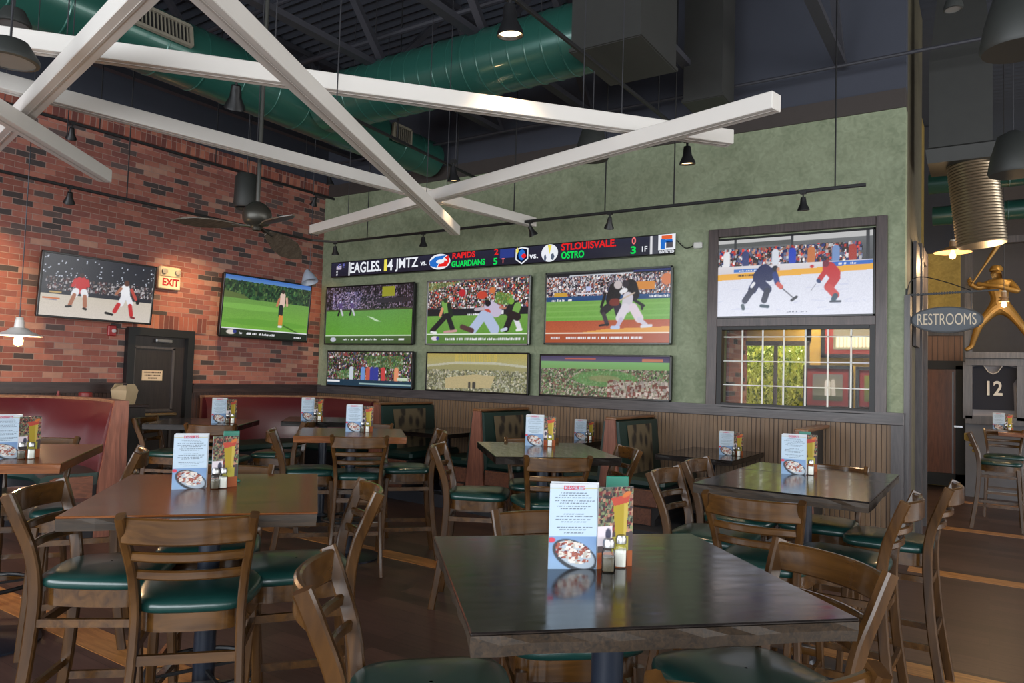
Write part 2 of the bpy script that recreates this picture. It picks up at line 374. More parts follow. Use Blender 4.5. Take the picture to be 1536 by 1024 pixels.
# wainscot on the green wall, chair rail, corner post
struct(MB().box(((XA+XE)/2, YB-.012, .62), (XE-XA, .024, 1.24)).build('trim_5', M_bead))
w = MB(); w.box(((XA+XE)/2, YB-.025, 1.295), (XE-XA, .05, .11), ch=.006); w.box(((XA+XE)/2, YB-.035, 1.352), (XE-XA, .075, .02)); struct(w.build('trim_6', M_trim))
w = MB(); w.box((XE-.055, YB-.028, .62), (.11, .055, 1.24)); w.box(((XA+XE)/2, YB-.03, .09), (XE-XA, .05, .18)); struct(w.build('trim_7', M_trimz))
# brick wall rail and wainscot
w = MB()
for a, b in ((-4.5, DY0-.05), (DY1+.05, YB)): w.box((XA+.03, (a+b)/2, 1.30), (.06, b-a, .11)); w.box((XA+.04, (a+b)/2, 1.36), (.09, b-a, .02))
struct(w.build('trim_8', M_dtrim))
w = MB()
for a, b in ((-4.5, DY0-.05), (DY1+.05, YB)): w.box((XA+.012, (a+b)/2, .62), (.024, b-a, 1.25))
struct(w.build('trim_9', M_beadY))
# exit door in the brick wall
M_door = wood('dark_door', (34, 28, 28), (48, 40, 38), .4, 'Z', .2)
d = MB(); d.box((XA-.03, (DY0+DY1)/2, DZ/2), (.05, DY1-DY0, DZ)); dr = struct(d.build('door_1', M_door))
f = MB()
for y in (DY0-.02, DY1-.02): f.box((XA+.03, y, (DZ-.07)/2), (.1, .09, DZ-.07))
f.box((XA+.03, (DY0+DY1)/2-.02, DZ-.02), (.1, DY1-DY0+.09, .1)); f.build('door_frame', M_black, dr)
f = MB()
ya, yb_ = DY0+.06, DY1-.22
for z0, z1 in ((1.02, 1.82), (.2, .9)):
    for y in (ya, yb_): f.box((XA+.002, y, (z0+z1)/2), (.02, .03, z1-z0))
    for z in (z0, z1): f.box((XA+.002, (ya+yb_)/2, z), (.02, yb_-ya+.03, .03))
f.build('door_panel_moulding', M_trimz, dr)
MB().box((XA+.05, (ya+yb_)/2+.02, .97), (.08, .56, .035), ch=.008).build('push_bar', mat('worn_brass', (150, 128, 96), .35, metal=.8), dr)
MB().box((XA+.03, DY0+.42, DZ-.12), (.06, .22, .05), ch=.01).build('door_closer', mat('grey_metal', (120, 120, 122), .4, metal=.6), dr)
pp = Pic(60, 26, (214, 190, 160))
for j, (a, b) in enumerate(((.08, .92), (.12, .9), (.3, .72))):
    y = .2+j*.28
    x = a
    while x < b: wdt = RNG.uniform(.02, .05); pp.rect(x, y-.07, x+wdt, y+.07, (60, 34, 26)); x += wdt+.018
sg = thing('door_notice', 'small tan paper notice with dark lettering taped on the dark exit door', 'sign', (XA+.0, 5.17, 1.40), PI/2)
MB().box((0, .002, .065), (.27, .003, .13)).build('paper', mat('paper_tan', (206, 182, 150), .8), sg)
pp.sheet('printed_face', .26, .12, attr_mat('print', 0, .7), sg, T(0, -.001, .005))
# roof deck: corrugated sheet
def deck(x0, x1, y0, y1, name):
    mb = MB(); vs = []; fsx = []; n = int((y1-y0)/.075); k = 0
    for i in range(n+1):
        y = y0+(y1-y0)*i/n; z = ROOF+(.04 if (i//1) % 2 else 0)
        vs += [(x0, y, z), (x1, y, z)]
        if i: fsx.append((2*i-2, 2*i-1, 2*i+1, 2*i))
    mb.add(vs, fsx); return struct(mb.build(name, M_roof))
deck(XA-.2, 7.4, -4.5, 11.1, 'ceiling'); deck(-1.15, 7.4, 11.1, 15.8, 'ceiling')
# room seen through the interior window
w = MB(); w.box((-3.2, 11.1, ROOF/2), (.2, .2, ROOF)); w.box((-1.5, 11.1, ROOF/2), (1.4, .2, ROOF)); w.box((-2.63, 11.1, 4.16), (1.0, .2, 3.9)); w.box((-2.63, 11.1, .45), (1.0, .2, .9)); w.box((-6.2, 11.1, ROOF/2), (6, .2, ROOF))
struct(w.build('wall_dining_room', M_yellow))
w = MB()
for x in (-3.10, -2.62, -2.17): w.box((x, 11.0, 1.56), (.045, .06, 1.3))
for z in (.92, 2.2): w.box((-2.63, 11.0, z), (.97, .06, .06))
o = struct(w.build('window_2', M_trimz)); MB().box((-2.63, 11.06, 1.56), (.95, .008, 1.25)).build('pane', glass('clear_glass'), o)
struct(MB().box((-3.22, 10.6, 1.55), (.34, .9, 3.1)).build('wall_brick_pier', M_brick))
# hall at the right: back wall, hall door, partition with mirror
w = MB(); w.box((-.70, 14.2, ROOF/2), (.6, .2, ROOF)); struct(w.build('wall_hall_back', M_yellow)); struct(MB().box((-.7, 14.09, 5.0), (.6, .04, 2.2)).build('trim_17', M_dark))
w = MB(); w.box((XE-.31, 12.0, ROOF/2), (.12, 4.4, ROOF)); w.box((-.86, 9.87, ROOF/2), (.28, .06, ROOF)); struct(w.build('wall_hall_side', M_yellow))
hd = struct(MB().box((-.68, 14.07, 1.02), (.62, .05, 1.96)).build('door_2', wood('hall_door', (112, 62, 34), (138, 80, 46), .4, 'Z', .2)))
f = MB()
for x in (-.99, -.39): f.box((x, 14.03, 1.0), (.14 if x > -.5 else .06, .1, 2.0))
f.box((-.66, 14.03, 2.01), (.74, .1, .14)); f.box((-.66, 14.03, .12), (.7, .1, .2)); f.build('door_frame', M_black, hd)
MB().box((-.42, 13.96, 1.0), (.12, .04, .03)).build('door_handle', mat('chrome', (210, 210, 212), .15, metal=1), hd)
MB().box((-.50, 14.03, 1.05), (.02, .08, 1.7)).build('door_edge_strip', mat('grey_metal', (120, 120, 122)), hd)
w = MB(); w.box((-.66, 14.0, 2.55), (.62, .1, .12)); struct(w.build('trim_10', M_trimz))
struct(MB().box((-.66, 14.06, 2.28), (.6, .05, .44)).build('trim_11', beadboard('hall_beadboard', 'X', (130, 92, 68), (56, 38, 30), .08)))
# divider with jersey cases and ledge, y = 13
PX0 = -.30
w = MB(); w.box((2.6, 13.06, .55), (5.8, .12, 1.1)); struct(w.build('wall_divider', mat('grey_wainscot', (92, 92, 98), .6)))
w = MB(); w.box((2.6, 12.98, 1.16), (5.8, .14, .12)); w.box((2.6, 12.96, 2.13), (5.8, .3, .09)); w.box((2.6, 12.98, 2.03), (5.8, .2, .1))
for x in (-.27, .40, 1.10, 1.8, 2.5): w.box((x, 12.98, 1.6), (.12, .14, .85))
w.box((-.26, 13.0, 3.0), (.1, .16, 1.8)); w.box((.52, 13.25, 3.0), (.03, .03, 1.7)); w.box((1.6, 13.0, 3.86), (3.8, .16, .1))
struct(w.build('trim_12', M_trimz))
w = MB(); w.box((2.6, 13.09, 1.6), (5.7, .02, .95)); struct(w.build('trim_13', mat('case_lining', (150, 142, 142), .6)))
# far room beyond the divider
w = MB(); w.box((3, 15.75, 3.15), (9, .2, 6.3)); struct(w.build('wall_far', mat('far_wall', (66, 58, 58), .7)))
# outer walls behind and beside the viewer: window walls
M_out = mat('south_wall_paint', (112, 118, 98), .8)
w = MB(); w.box((-.8, -4.45, .35), (16.4, .15, .7)); w.box((-.8, -4.45, 4.9), (16.4, .15, 2.5))
for x in np.arange(-8.9, 7.5, 2.3): w.box((float(x), -4.45, 2.2), (.35, .16, 3.2))
struct(w.build('wall_front', M_out))
w = MB(); w.box((7.3, 5.6, .35), (.15, 20.3, .7)); w.box((7.3, 5.6, 4.9), (.15, 20.3, 2.5))
for y in np.arange(-4.4, 15.8, 2.4): w.box((7.3, float(y), 2.2), (.16, .6, 3.2))
struct(w.build('wall_right', M_out))
# window casing in the green wall: television above, muntined window below
w = MB()
def cs(x0, x1, z0, z1, y=YB-.03, t=.06): w.box(((x0+x1)/2, y, (z0+z1)/2), (x1-x0, t, z1-z0), ch=.004)
CX0, CX1 = -2.61, -.83
cs(CX0, -2.50, 1.35, 3.29); cs(-.93, CX1, 1.35, 3.29); cs(-2.499, -.931, 3.20, 3.29); cs(-2.499, -.931, 2.21, 2.30)
struct(w.build('trim_14', wood('casing_brown', (58, 48, 48), (80, 68, 66), .45, 'Z', .1)))
w = MB()
for x in (-2.47, -.955): w.box((x, YB-.0, 1.78), (.05, .1, .88))
for z in (1.36, 2.2): w.box((-1.7125, YB, z), (1.46, .1, .05))
win = struct(w.build('window_1', M_black))
MB().box((-1.71, YB+.05, 1.78), (1.5, .006, .84)).build('pane', glass('clear_glass'), win)
w = MB()
for i in range(1, 7): w.box((-2.46+i*.217, YB+.035, 1.78), (.016, .012, .84))
for z in (2.10, 1.84, 1.58): w.box((-1.71, YB+.035, z), (1.5, .012, .011))
w.build('muntins', mat('white_muntin', (225, 226, 220), .5), win)
# booth platform
w = MB(); w.prism([(-1.05, 6.55), (-1.05, 7.89), (-8.8, 7.89), (-8.8, 7.0), (-6.2, 6.9), (-3.2, 6.62)], 0, .15)
struct(w.build('trim_15', mat('platform_blue_grey', (50, 54, 62), .6)))
# ============================================================ furniture
M_wd = wood('stool_wood', (54, 33, 13), (84, 55, 24), .33, 'Z', .25, .6, spec=.35)
M_wdx = wood('stool_wood_rail', (60, 37, 14), (92, 61, 26), .26, 'X', .6, .6, spec=.35)
M_vinyl = mat('green_vinyl', (20, 56, 52), .3, var=.08, scale=20, coat=.25)
M_ring = mat('steel_footrest', (150, 148, 144), .3, metal=.9)
def bezier(p, n):
    out = []
    m = len(p)
    for i in range(m-1):
        p0, p1, p2, p3 = Vector(p[max(i-1, 0)]), Vector(p[i]), Vector(p[i+1]), Vector(p[min(i+2, m-1)])
        for k in range(n):
            t = k/n; out.append(.5*((2*p1)+(-p0+p2)*t+(2*p0-5*p1+4*p2-p3)*t*t+(-p0+3*p1-3*p2+p3)*t**3))
    out.append(Vector(p[-1])); return out
def make_stool(label):
    # faces +y, seat centre over the origin
    t = thing('bar_stool', label, 'bar stool', group='wooden ladder back bar stools with green vinyl seats')
    # seat pad: rounded trapezoid lofted with a crown
    def outline(k, z):
        pts = []
        for i in range(32):
            a = 2*PI*i/32; c, s = math.cos(a), math.sin(a); e = .42
            x = math.copysign(abs(c)**e, c); y = math.copysign(abs(s)**e, s)
            wx = .212+.018*y if y > 0 else .212+.026*y
            yy = y*.205+(.012*(1-x*x) if y > 0 else -.012*(1-x*x))
            pts.append((x*wx*k, yy*k+.005, z))
        return pts
    lv = [(.95, .738), (1.0, .744), (1.012, .757), (1.0, .772), (.95, .782), (.8, .79), (.5, .795), (.02, .797)]
    mb = MB(); vs = []
    for k, z in lv: vs += outline(k, z)
    fs_ = [tuple(range(31, -1, -1))]
    for r in range(len(lv)-1):
        for j in range(32): q = (j+1) % 32; fs_.append((r*32+j, r*32+q, r*32+32+q, r*32+32+j))
    mb.add(vs, fs_); mb.build('seat', M_vinyl, t, smooth=60)
    # apron ring
    mb = MB()
    o1 = [(p[0]*.93, p[1]*.93) for p in outline(1, 0)]
    mb.prism(o1, .672, .742); mb.build('seat_frame', M_wdx, t, smooth=35)
    for s in (-1, 1):
        # rear post: floor to back top, flared
        pts = bezier([(s*.205, -.275, 0), (s*.185, -.222, .35), (s*.172, -.198, .68), (s*.18, -.215, .86), (s*.2, -.262, 1.0), (s*.212, -.3, 1.095)], 4)
        MB().sweep(pts, prof_rect(.03, .046, .006), ref=Vector((0, 1, 0))).build('leg', M_wd, t, smooth=35)
        pts = bezier([(s*.212, .218, 0), (s*.198, .198, .35), (s*.186, .178, .70)], 4)
        MB().sweep(pts, prof_rect(.036, .036, .006), ref=Vector((0, 1, 0)), scale=[.85+.15*i/8 for i in range(9)]).build('leg', M_wd, t, smooth=35)
    def bowed(z, h, th, hw, y0, bow, name, dy=0, drop=0):
        pts = []
        n = 12
        for i in range(n+1):
            x = -1+2*i/n; pts.append((x*hw, y0-bow*(1-x*x), z-drop*(1-x*x)))
        MB().sweep(pts, prof_rect(th, h, .006), ref=Vector((0, 0, 1))).build(name, M_wdx, t, smooth=35)
    bowed(1.046, .09, .02, .203, -.286, .055, 'top_rail')
    bowed(.952, .034, .018, .19, -.25, .045, 'slat')
    bowed(.884, .034, .018, .18, -.222, .04, 'slat')
    # stretchers
    mb = MB(); mb.bar((-.178, -.205, .585), (.178, -.205, .585), .018, .034); mb.build('stretcher', M_wdx, t)
    mb = MB(); mb.bar((-.188, .185, .585), (.188, .185, .585), .018, .034); mb.build('stretcher', M_wdx, t)
    for s in (-1, 1):
        MB().bar((s*.176, -.2, .61), (s*.19, .187, .61), .018, .03).build('stretcher', M_wdx, t)
        MB().bar((s*.19, -.235, .27), (s*.2, .2, .27), .018, .032).build('stretcher', M_wdx, t)
    MB().bar((-.19, -.23, .33), (.19, -.23, .33), .018, .03).build('stretcher', M_wdx, t)
    mb = MB(); mb.bar((-.2, .205, .31), (.2, .205, .31), .024, .034); fr = mb.build('footrest', M_wdx, t)
    MB().box((0, .21, .329), (.36, .03, .004)).build('kick_plate', M_ring, fr)
    return t
ST = [
 (-2.48, 1.67, 137, 'bar stool seen from behind at the near side of the brown table, front left'),
 (-2.99, 1.60, 41, 'bar stool at the left end of the brown table, its back at the left'),
 (-2.47, 2.12, -126, 'bar stool at the right end of the brown table, back leaning right'),
 (-3.06, 2.12, -45, 'bar stool at the far side of the brown table, mostly hidden by its menu'),
 (-4.38, 2.14, -122, 'bar stool tucked under the right edge of the leftmost table by the maroon booth'),
 (-4.5, 1.42, 52, 'bar stool cut by the left picture edge, only seat corner and leg showing'),
 (-5.05, 2.13, -40, 'bar stool on the far side of the leftmost table, facing the room'),
 (-6.56, 4.06, 33, 'bar stool left of the far table by the exit door, facing right'),
 (-5.87, 4.10, 125, 'bar stool seen from behind at the far table below the golf television'),
 (-5.86, 4.72, -145, 'bar stool with dark back at the right of the far table below the golf television'),
 (-4.74, 4.14, 50, 'bar stool at the left of the small brown table in the middle distance'),
 (-4.30, 4.28, 135, 'bar stool seen from behind at the small brown table in the middle distance'),
 (-4.28, 4.84, -133, 'bar stool at the right of the small brown table in the middle distance'),
 (-4.86, 4.92, -52, 'bar stool behind the small brown table, only its dark back top showing'),
 (-3.03, 4.20, 30, 'bar stool left of the dark centre table, in side view with glossy seat'),
 (-2.50, 4.25, 135, 'bar stool seen from behind at the dark centre table'),
 (-2.45, 4.80, -135, 'bar stool at the right of the dark centre table before the last booth'),
 (-2.95, 4.85, -50, 'bar stool behind the dark centre table, its back top beside the white menu'),
 (-1.18, 2.17, -47, 'bar stool behind the large black table in front, its top rail above the table'),
 (-1.22, 1.50, 40, 'bar stool at the bottom centre, left corner of the large black table'),
 (-.57, 2.12, -125, 'bar stool right of the large black table with a shiny top rail'),
 (-.525, 1.545, 134, 'bar stool at the bottom right, only the top of its back in the picture'),
 (-.60, 3.88, 178, 'bar stool at the right of the window table, nearer of the pair'),
 (-.46, 4.55, 178, 'bar stool at the right of the window table, farther of the pair'),
 (-.88, 3.60, 90, 'bar stool seen from behind at the near end of the window table'),
 (-1.26, 3.97, 0, 'bar stool at the left of the window table, the nearer of the two there'),
 (-1.30, 4.62, 0, 'bar stool at the left of the window table, the farther of the two there'),
 (-.85, 4.74, -90, 'bar stool at the far end of the window table, against the beadboard'),
 (.10, 10.3, 0, 'bar stool in the far hall by the table under the jersey case'),
 (.16, 11.3, -90, 'bar stool in the far hall behind the other one, at the ledge table'),
]
st0 = make_stool(ST[0][3])
for i, (x, y, a, lb) in enumerate(ST):
    if i == 0: st0.location = (x, y, 0); st0.rotation_euler = (0, 0, R(a-90))
    else: clone(st0, (x, y, 0), R(a-90), lb)
# ------------------------------------------------------------ tables
M_tblack = wood('black_tabletop', (20, 17, 16), (34, 28, 25), .1, 'X', .15, worn=.12)
M_tbrown = wood('brown_tabletop', (88, 48, 22), (132, 78, 40), .26, 'X', .12, spec=.4)
M_tedge = wood('live_edge', (30, 23, 16), (60, 45, 30), .6, 'X', 0, 2.5)
M_ped = mat('navy_black_metal', (32, 38, 50), .35, metal=.2)
def make_table(label, cx, cy, w, d, ang, top, h=1.07, ring=True, live=False, seam=False, cat='table', group=None, base=.0, rough=False):
    t = thing('pub_table', label, cat, (cx, cy, base), R(ang), group); h -= base
    mb = MB()
    mb.box((0, 0, h-.004), (w, d, .008), ch=.003)
    tp = mb.build('tabletop', top, t)
    # edge board below the top face, slightly uneven
    mb = MB(); n = 40; pts = []
    for i in range(n):
        for (ax, ay, bx, by) in ((),) if False else (): pass
    per = [(-w/2, -d/2), (w/2, -d/2), (w/2, d/2), (-w/2, d/2)]
    ring_lo, ring_hi = [], []
    for k in range(4):
        a, b = per[k], per[(k+1) % 4]; m = 14
        nx, ny = (b[1]-a[1]), -(b[0]-a[0]); L = math.hypot(nx, ny); nx /= L; ny /= L
        for i in range(m):
            u = i/m; x = a[0]+(b[0]-a[0])*u; y = a[1]+(b[1]-a[1])*u; j = random.uniform(-1, 1)*(.006 if live else .0012) if i else 0
            ring_hi.append((x-nx*.001, y-ny*.001)); ring_lo.append((x+nx*(j-.003), y+ny*(j-.003)))
    q = len(ring_hi); vs = [(x, y, h-.008) for x, y in ring_hi]+[(x, y, h-.028) for x, y in ring_lo]+[(x*.995, y*.995, h-.052) for x, y in ring_lo]
    fs_ = [tuple(range(q)), tuple(range(2*q, 3*q))[::-1]]
    for r_ in range(2):
        for j in range(q): p_ = (j+1) % q; fs_.append((r_*q+j, r_*q+p_, r_*q+q+p_, r_*q+q+j))
    mb.add(vs, fs_); mb.build('tabletop_edge', M_tedge if live else top, t)
    if seam: MB().box((0, .18, h+.0005), (w, .004, .001)).build('seam', M_black, t)
    MB().lathe([(.11, h-.06), (.11, h-.052)], 20).build('mounting_plate', M_black, t, smooth=True)
    MB().lathe([(.044, .03), (.044, h-.056)], 24).build('pedestal', M_ped, t, smooth=True)
    b = MB(); b.lathe([(.28, 0), (.28, .012), (.24, .022), (.07, .045), (.06, .07), (.045, .07)], 32); b.build('base', M_ped, t, smooth=True)
    if ring:
        rg = MB(); rg.tube([(.22*math.cos(2*PI*i/36), .22*math.sin(2*PI*i/36), .33) for i in range(36)], .012, 8, closed=True)
        for k in range(4): a = k*PI/2+.4; rg.bar((.04*math.cos(a), .04*math.sin(a), .33), (.22*math.cos(a), .22*math.sin(a), .33), .012, .012)
        rg.build('foot_ring', M_black, t, smooth=True)
    return t
make_table('large glossy black square pub table in the front centre with menus on it', -.88, 1.855, .89, .9, -45.5, M_tblack, live=True)
make_table('glossy brown plank pub table at the front left', -2.77, 1.90, .87, 1.04, 48.5, M_tbrown, live=True)
make_table('dark pub table with live edge beside the corner window, two boards with a seam', -.88, 4.39, .84, 1.33, 0, M_tblack, live=True, seam=True)
make_table('dark pub table in the centre before the booths, white menu standing on it', -2.74, 4.60, .86, 1.05, 43, M_tblack)
make_table('small brown pub table in the middle distance left of centre', -4.62, 4.50, .9, .9, 45, M_tbrown)
make_table('brown pub table at the left picture edge before the maroon booth', -4.73, 1.84, .9, 1.02, 52, M_tbrown)
make_table('dark pub table in the distance below the golf television', -6.33, 4.22, .84, .84, 40, M_tblack)
make_table('dark pub table before the maroon corner banquette, farthest from the viewer', -6.0, 5.42, .8, .8, 45, M_tblack)
make_table('dark ledge table in the far hall under the jersey case', .75, 11.7, 1.3, .7, 0, M_tbrown, ring=False)
make_table('pale topped table at the right picture edge in the far hall', .85, 9.35, .8, .8, 10, mat('pale_top', (140, 136, 134), .25), ring=False)
# ------------------------------------------------------------ booths along the green wall
M_gv = mat('dark_green_vinyl', (14, 44, 40), .4, var=.1, coat=.2)
M_end = wood('reddish_laminate', (96, 56, 44), (134, 84, 66), .5, 'Z', .05)
M_base = wood('brown_laminate_base', (86, 52, 40), (118, 74, 54), .5, 'Y', .05)
M_pat, _nt, _b = nodes_of('patterned_cloth')
_w = N(_nt, 'ShaderNodeTexVoronoi'); _w.inputs['Scale'].default_value = 9; _nt.links.new(coords(_nt, (1, 1, .55)), _w.inputs['Vector'])
_rp = N(_nt, 'ShaderNodeValToRGB'); _rp.color_ramp.elements[0].position = .25; _rp.color_ramp.elements[1].position = .5
_rp.color_ramp.elements[0].color = (*lin((42, 34, 26)), 1); _rp.color_ramp.elements[1].color = (*lin((98, 84, 62)), 1)
_nt.links.new(_w.outputs[0], _rp.inputs[0]); _nt.links.new(_rp.outputs[0], _b.inputs['Base Color']); _b.inputs['Roughness'].default_value = .8
def booth(x, label, sides=(1, -1), y0=6.85, top=1.18, plain=False):
    t = thing('booth_divider', label, 'booth seat', (x, 0, .15), 0); y1 = YB-.03; zt = top-.15
    e = MB(); M = Matrix(((1, 0, 0, 0), (0, 0, 1, 0), (0, 1, 0, 0), (0, 0, 0, 1)))
    def pr(mb, pts, a, b): # profile in xz, extruded along y
        n = len(pts); vs = [(px, a, pz) for px, pz in pts]+[(px, b, pz) for px, pz in pts]
        mb.add(vs, [tuple(range(n)), tuple(range(n, 2*n))[::-1]]+[(i, (i+1) % n, n+(i+1) % n, n+i) for i in range(n)])
    pr(e, [(-.14, 0), (.14, 0), (.05, zt), (-.05, zt)], y0-.035, y0); e.build('end_panel', M_end, t)
    c = MB(); c.box((0, (y0+y1)/2-.01, zt+.012), (.12, y1-y0+.04, .03), ch=.008); c.build('cap_rail', wood('cap_wood', (88, 54, 30), (130, 88, 54), .35, 'Y', .3), t)
    for s in sides:
        b = MB()
        pts = [(0, .05), (s*.13, .32), (s*.15, .42), (s*.085, zt-.02), (0, zt)]
        pr(b, pts if s < 0 else pts[::-1], y0, y1); bk = b.build('backrest', mat('black_vinyl', (24, 24, 24), .45) if plain else M_gv, t)
        if not plain:
            p = MB(); n = 10; vs = []
            for i in range(n+1):
                u = -1+2*i/n; hw = 1
                for v in (0, 1):
                    z = .46+v*(zt-.06-.46); xx = .15+( .085-.15)*((z-.42)/(zt-.02-.42))+.006
                    ymid = (y0+y1)/2; half = (y1-y0)/2*(.56+.08*v)
                    vs.append((s*xx, ymid+u*half, z)); 
            fs_ = [(2*i, 2*i+2, 2*i+3, 2*i+1) for i in range(n)]
            p.add(vs, fs_); p.build('back_panel', M_pat, bk)
        q = MB(); pr(q, [(s*.12, 0), (s*.50, 0), (s*.50, .06), (s*.54, .12), (s*.54, .36), (s*.12, .36)][::(-1 if s > 0 else 1)], y0, y1-.05); q.build('seat_base', M_gv if plain else mat('booth_dark_base', (26, 24, 26), .6), t)
        q = MB(); q.box((s*.33, y0-.012, .27), (.40, .024, .17), ch=.01); q.box((s*.31, y0-.010, .09), (.30, .02, .16)); q.build('base_panel', M_base, t)
        q = MB(); q.box((s*.35, (y0+y1)/2, .415), (.46, y1-y0-.02, .10), ch=.03); q.build('seat_cushion', M_gv, t)
    return t
booth(-6.58, 'green booth seat with patterned back beside the maroon corner banquette', sides=(1,))
booth(-4.98, 'double booth seat with reddish end panel, left of the dark centre table')
booth(-3.27, 'double booth seat with reddish end panel, right of the dark centre table')
booth(-1.4, 'low dark booth back partition behind the window table', sides=(-1,), plain=True)
for x, lb, c in ((-2.36, 'dark booth table against the beadboard, below the wide stadium picture', 1), (-4.14, 'dark booth table between the two reddish end panels', 1), (-5.78, 'dark booth table between the banquette corner and the first reddish end panel', 1)):
    t = make_table(lb, x, 7.3, .76, 1.12, 0, M_tblack, h=.88, ring=False, base=.15)
# ------------------------------------------------------------ maroon banquettes along the brick wall
M_maroon = mat('maroon_vinyl', (84, 28, 33), .28, var=.06, coat=.4)
M_cap = wood('banquette_cap', (120, 84, 60), (160, 118, 90), .4, 'Y', .2)
def banquette(label, pts, top=1.24, endpanel=None):
    # pts: polyline of the back (ground), the seat lies to the right of travel
    t = thing('banquette', label, 'banquette seat', (0, 0, 0)); P = bezier([(x, y, 0) for x, y in pts], 5); n = len(P)
    def strip(name, prof, m, par=t):
        mb = MB(); vs = []; k = len(prof)
        for i, p in enumerate(P):
            d = (P[min(i+1, n-1)]-P[max(i-1, 0)]).normalized(); s = Vector((d.y, -d.x, 0))
            for a, z in prof: vs.append(p+s*a+Vector((0, 0, z)))
        fs_ = [tuple(range(k)), tuple(range((n-1)*k, n*k))[::-1]]
        for i in range(n-1):
            for j in range(k): q = (j+1) % k; fs_.append((i*k+j, i*k+q, i*k+k+q, i*k+k+j))
        mb.add(vs, fs_); return mb.build(name, m, par, smooth=40)
    strip('backrest', [(.0, .55), (.17, .57), (.17, .7), (.13, 1.0), (.09, top-.05), (.06, top-.01), (0, top-.01)], M_maroon)
    strip('cap_rail', [(-.06, top-.02), (.05, top-.02), (.055, top), (.045, top+.015), (-.06, top+.015)], M_cap)
    strip('back_board', [(-.05, .0), (0, 0), (0, top-.02), (-.05, top-.02)], M_end)
    strip('seat_cushion', [(.12, .5), (.60, .5), (.62, .53), (.61, .58), (.56, .605), (.12, .61)], M_gv)
    strip('seat_base', [(.0, 0), (.52, 0), (.55, .12), (.55, .5), (0, .5)], mat('banquette_dark_base', (18, 18, 24), .5))
    return t, P, n
def endp(t, P, i, name='end_panel', sgn=1):
    p = P[i]; n = len(P); d = (P[min(i+1, n-1)]-P[max(i-1, 0)]).normalized(); s = Vector((d.y, -d.x, 0)); d = d*sgn
    def face(prof, m, nm, off):
        vs = [p+s*a+Vector((0, 0, z))+d*(.0) for a, z in prof]+[p+s*a+Vector((0, 0, z))+d*off for a, z in prof]; k = len(prof)
        MB().add(vs, [tuple(range(k)), tuple(range(k, 2*k))[::-1]]+[(q, (q+1) % k, k+(q+1) % k, k+q) for q in range(k)]).build(nm, m, t)
    face([(-.06, 0), (.18, 0), (.17, .5), (.07, 1.26), (-.05, 1.26)], M_end, name, .04)
    face([(.21, .36), (.52, .36), (.54, .40), (.54, .56), (.5, .58), (.21, .58)], M_base, 'base_panel', .03)
    face([(.21, .12), (.47, .12), (.47, .36), (.21, .36)], M_base, 'base_panel', .02)
t, P, n = banquette('long maroon banquette with curved end at the far left, before the exit door', [(-8.4, -.6), (-8.42, 1.6), (-8.38, 2.8), (-8.1, 3.5), (-7.4, 3.75), (-6.72, 3.62)])
endp(t, P, n-1)
t, P, n = banquette('maroon banquette in the corner between the exit door and the green booth', [(-8.78, 5.8), (-8.72, 6.6), (-8.35, 7.38), (-7.6, 7.45), (-7.15, 7.4)], top=1.2)
# ============================================================ televisions, pictures, ticker
M_scr = attr_mat('screen_image', 1.0, .25); M_print = attr_mat('print', 0, .7)
M_bez = mat('tv_bezel', (16, 16, 18), .3); M_silver = mat('tv_edge_silver', (150, 152, 154), .3, metal=.6)
def tv(label, x, z, w, h, pic, group='wall mounted televisions', loc=None, rot=None, edge=None, cat='television', screen=None, depth=.07, name='television'):
    t = thing(name, label, cat, loc or (x, YB-.10, z), rot=rot or (0, 0, 0), group=group); b = .022
    m = MB()
    for cx, cz, sx, sz in ((0, b/2, w, b), (0, h-b/2, w, b), (-w/2+b/2, h/2, b, h), (w/2-b/2, h/2, b, h)): m.box((cx, 0, cz), (sx, .03, sz), ch=.003)
    m.build('frame', edge or M_bez, t)
    MB().box((0, depth/2+.006, h/2), (w-.02, depth-.02, h-.02), ch=.01).build('housing', M_bez, t)
    pic.sheet('screen', w-2*b, h-2*b, screen or M_scr, t, T(0, -.008, b)); return t
W_ = (235, 235, 240); K = (14, 14, 18)
CROWD = [(210, 200, 200), (120, 60, 60), (60, 60, 90), (30, 28, 34), (170, 150, 150), (200, 120, 90), (90, 90, 100), (20, 20, 26), (240, 240, 245)]
def player(p, joints, r):
    for a, b, rr, c in joints: p.cap(a[0], a[1], b[0], b[1], rr*r, c)
def smalltext(p, x0, x1, y, c, h=.012, gap=.3):
    x = x0
    while x < x1:
        w = RNG.uniform(.004, .012)
        if RNG.rand() > gap: p.rect(x, y-h*RNG.uniform(.6, 1), x+w, y+h, c)
        x += w+.003
# football, first upper television
p = Pic(200, 112, (30, 26, 32)); p.crowd(0, 0, 1, .42, [(60, 50, 60), (100, 90, 110), (30, 26, 30), (130, 110, 130), (22, 20, 24)], 700, .012)
p.crowd(.08, .1, .42, .42, [(120, 110, 150), (90, 80, 110), (160, 140, 170), (40, 30, 50)], 300, .013)
for x in (.58, .66, .84, .92): p.rect(x, .02, x+.012, .42, (16, 14, 18))
p.rect(.66, .03, .80, .20, (150, 150, 40)); p.rect(.6, .22, .98, .30, (44, 38, 46)); p.rect(0, .40, 1, .44, (60, 70, 40))
p.grad(.43, .88, (96, 150, 70), (96, 158, 52)); p.noise(0, .43, 1, .88, .07)
p.poly([(.50, .53), (.56, .55), (.66, .63), (.60, .62)], (190, 220, 180))
for x in (.17, .31):
    player(p, [((x, .30), (x+.01, .38), .035, (90, 70, 120)), ((x, .40), (x-.02, .50), .018, (20, 20, 24)), ((x+.01, .40), (x+.035, .5), .018, (200, 200, 210)), ((x, .27), (x, .27), .02, (190, 190, 220))], 1)
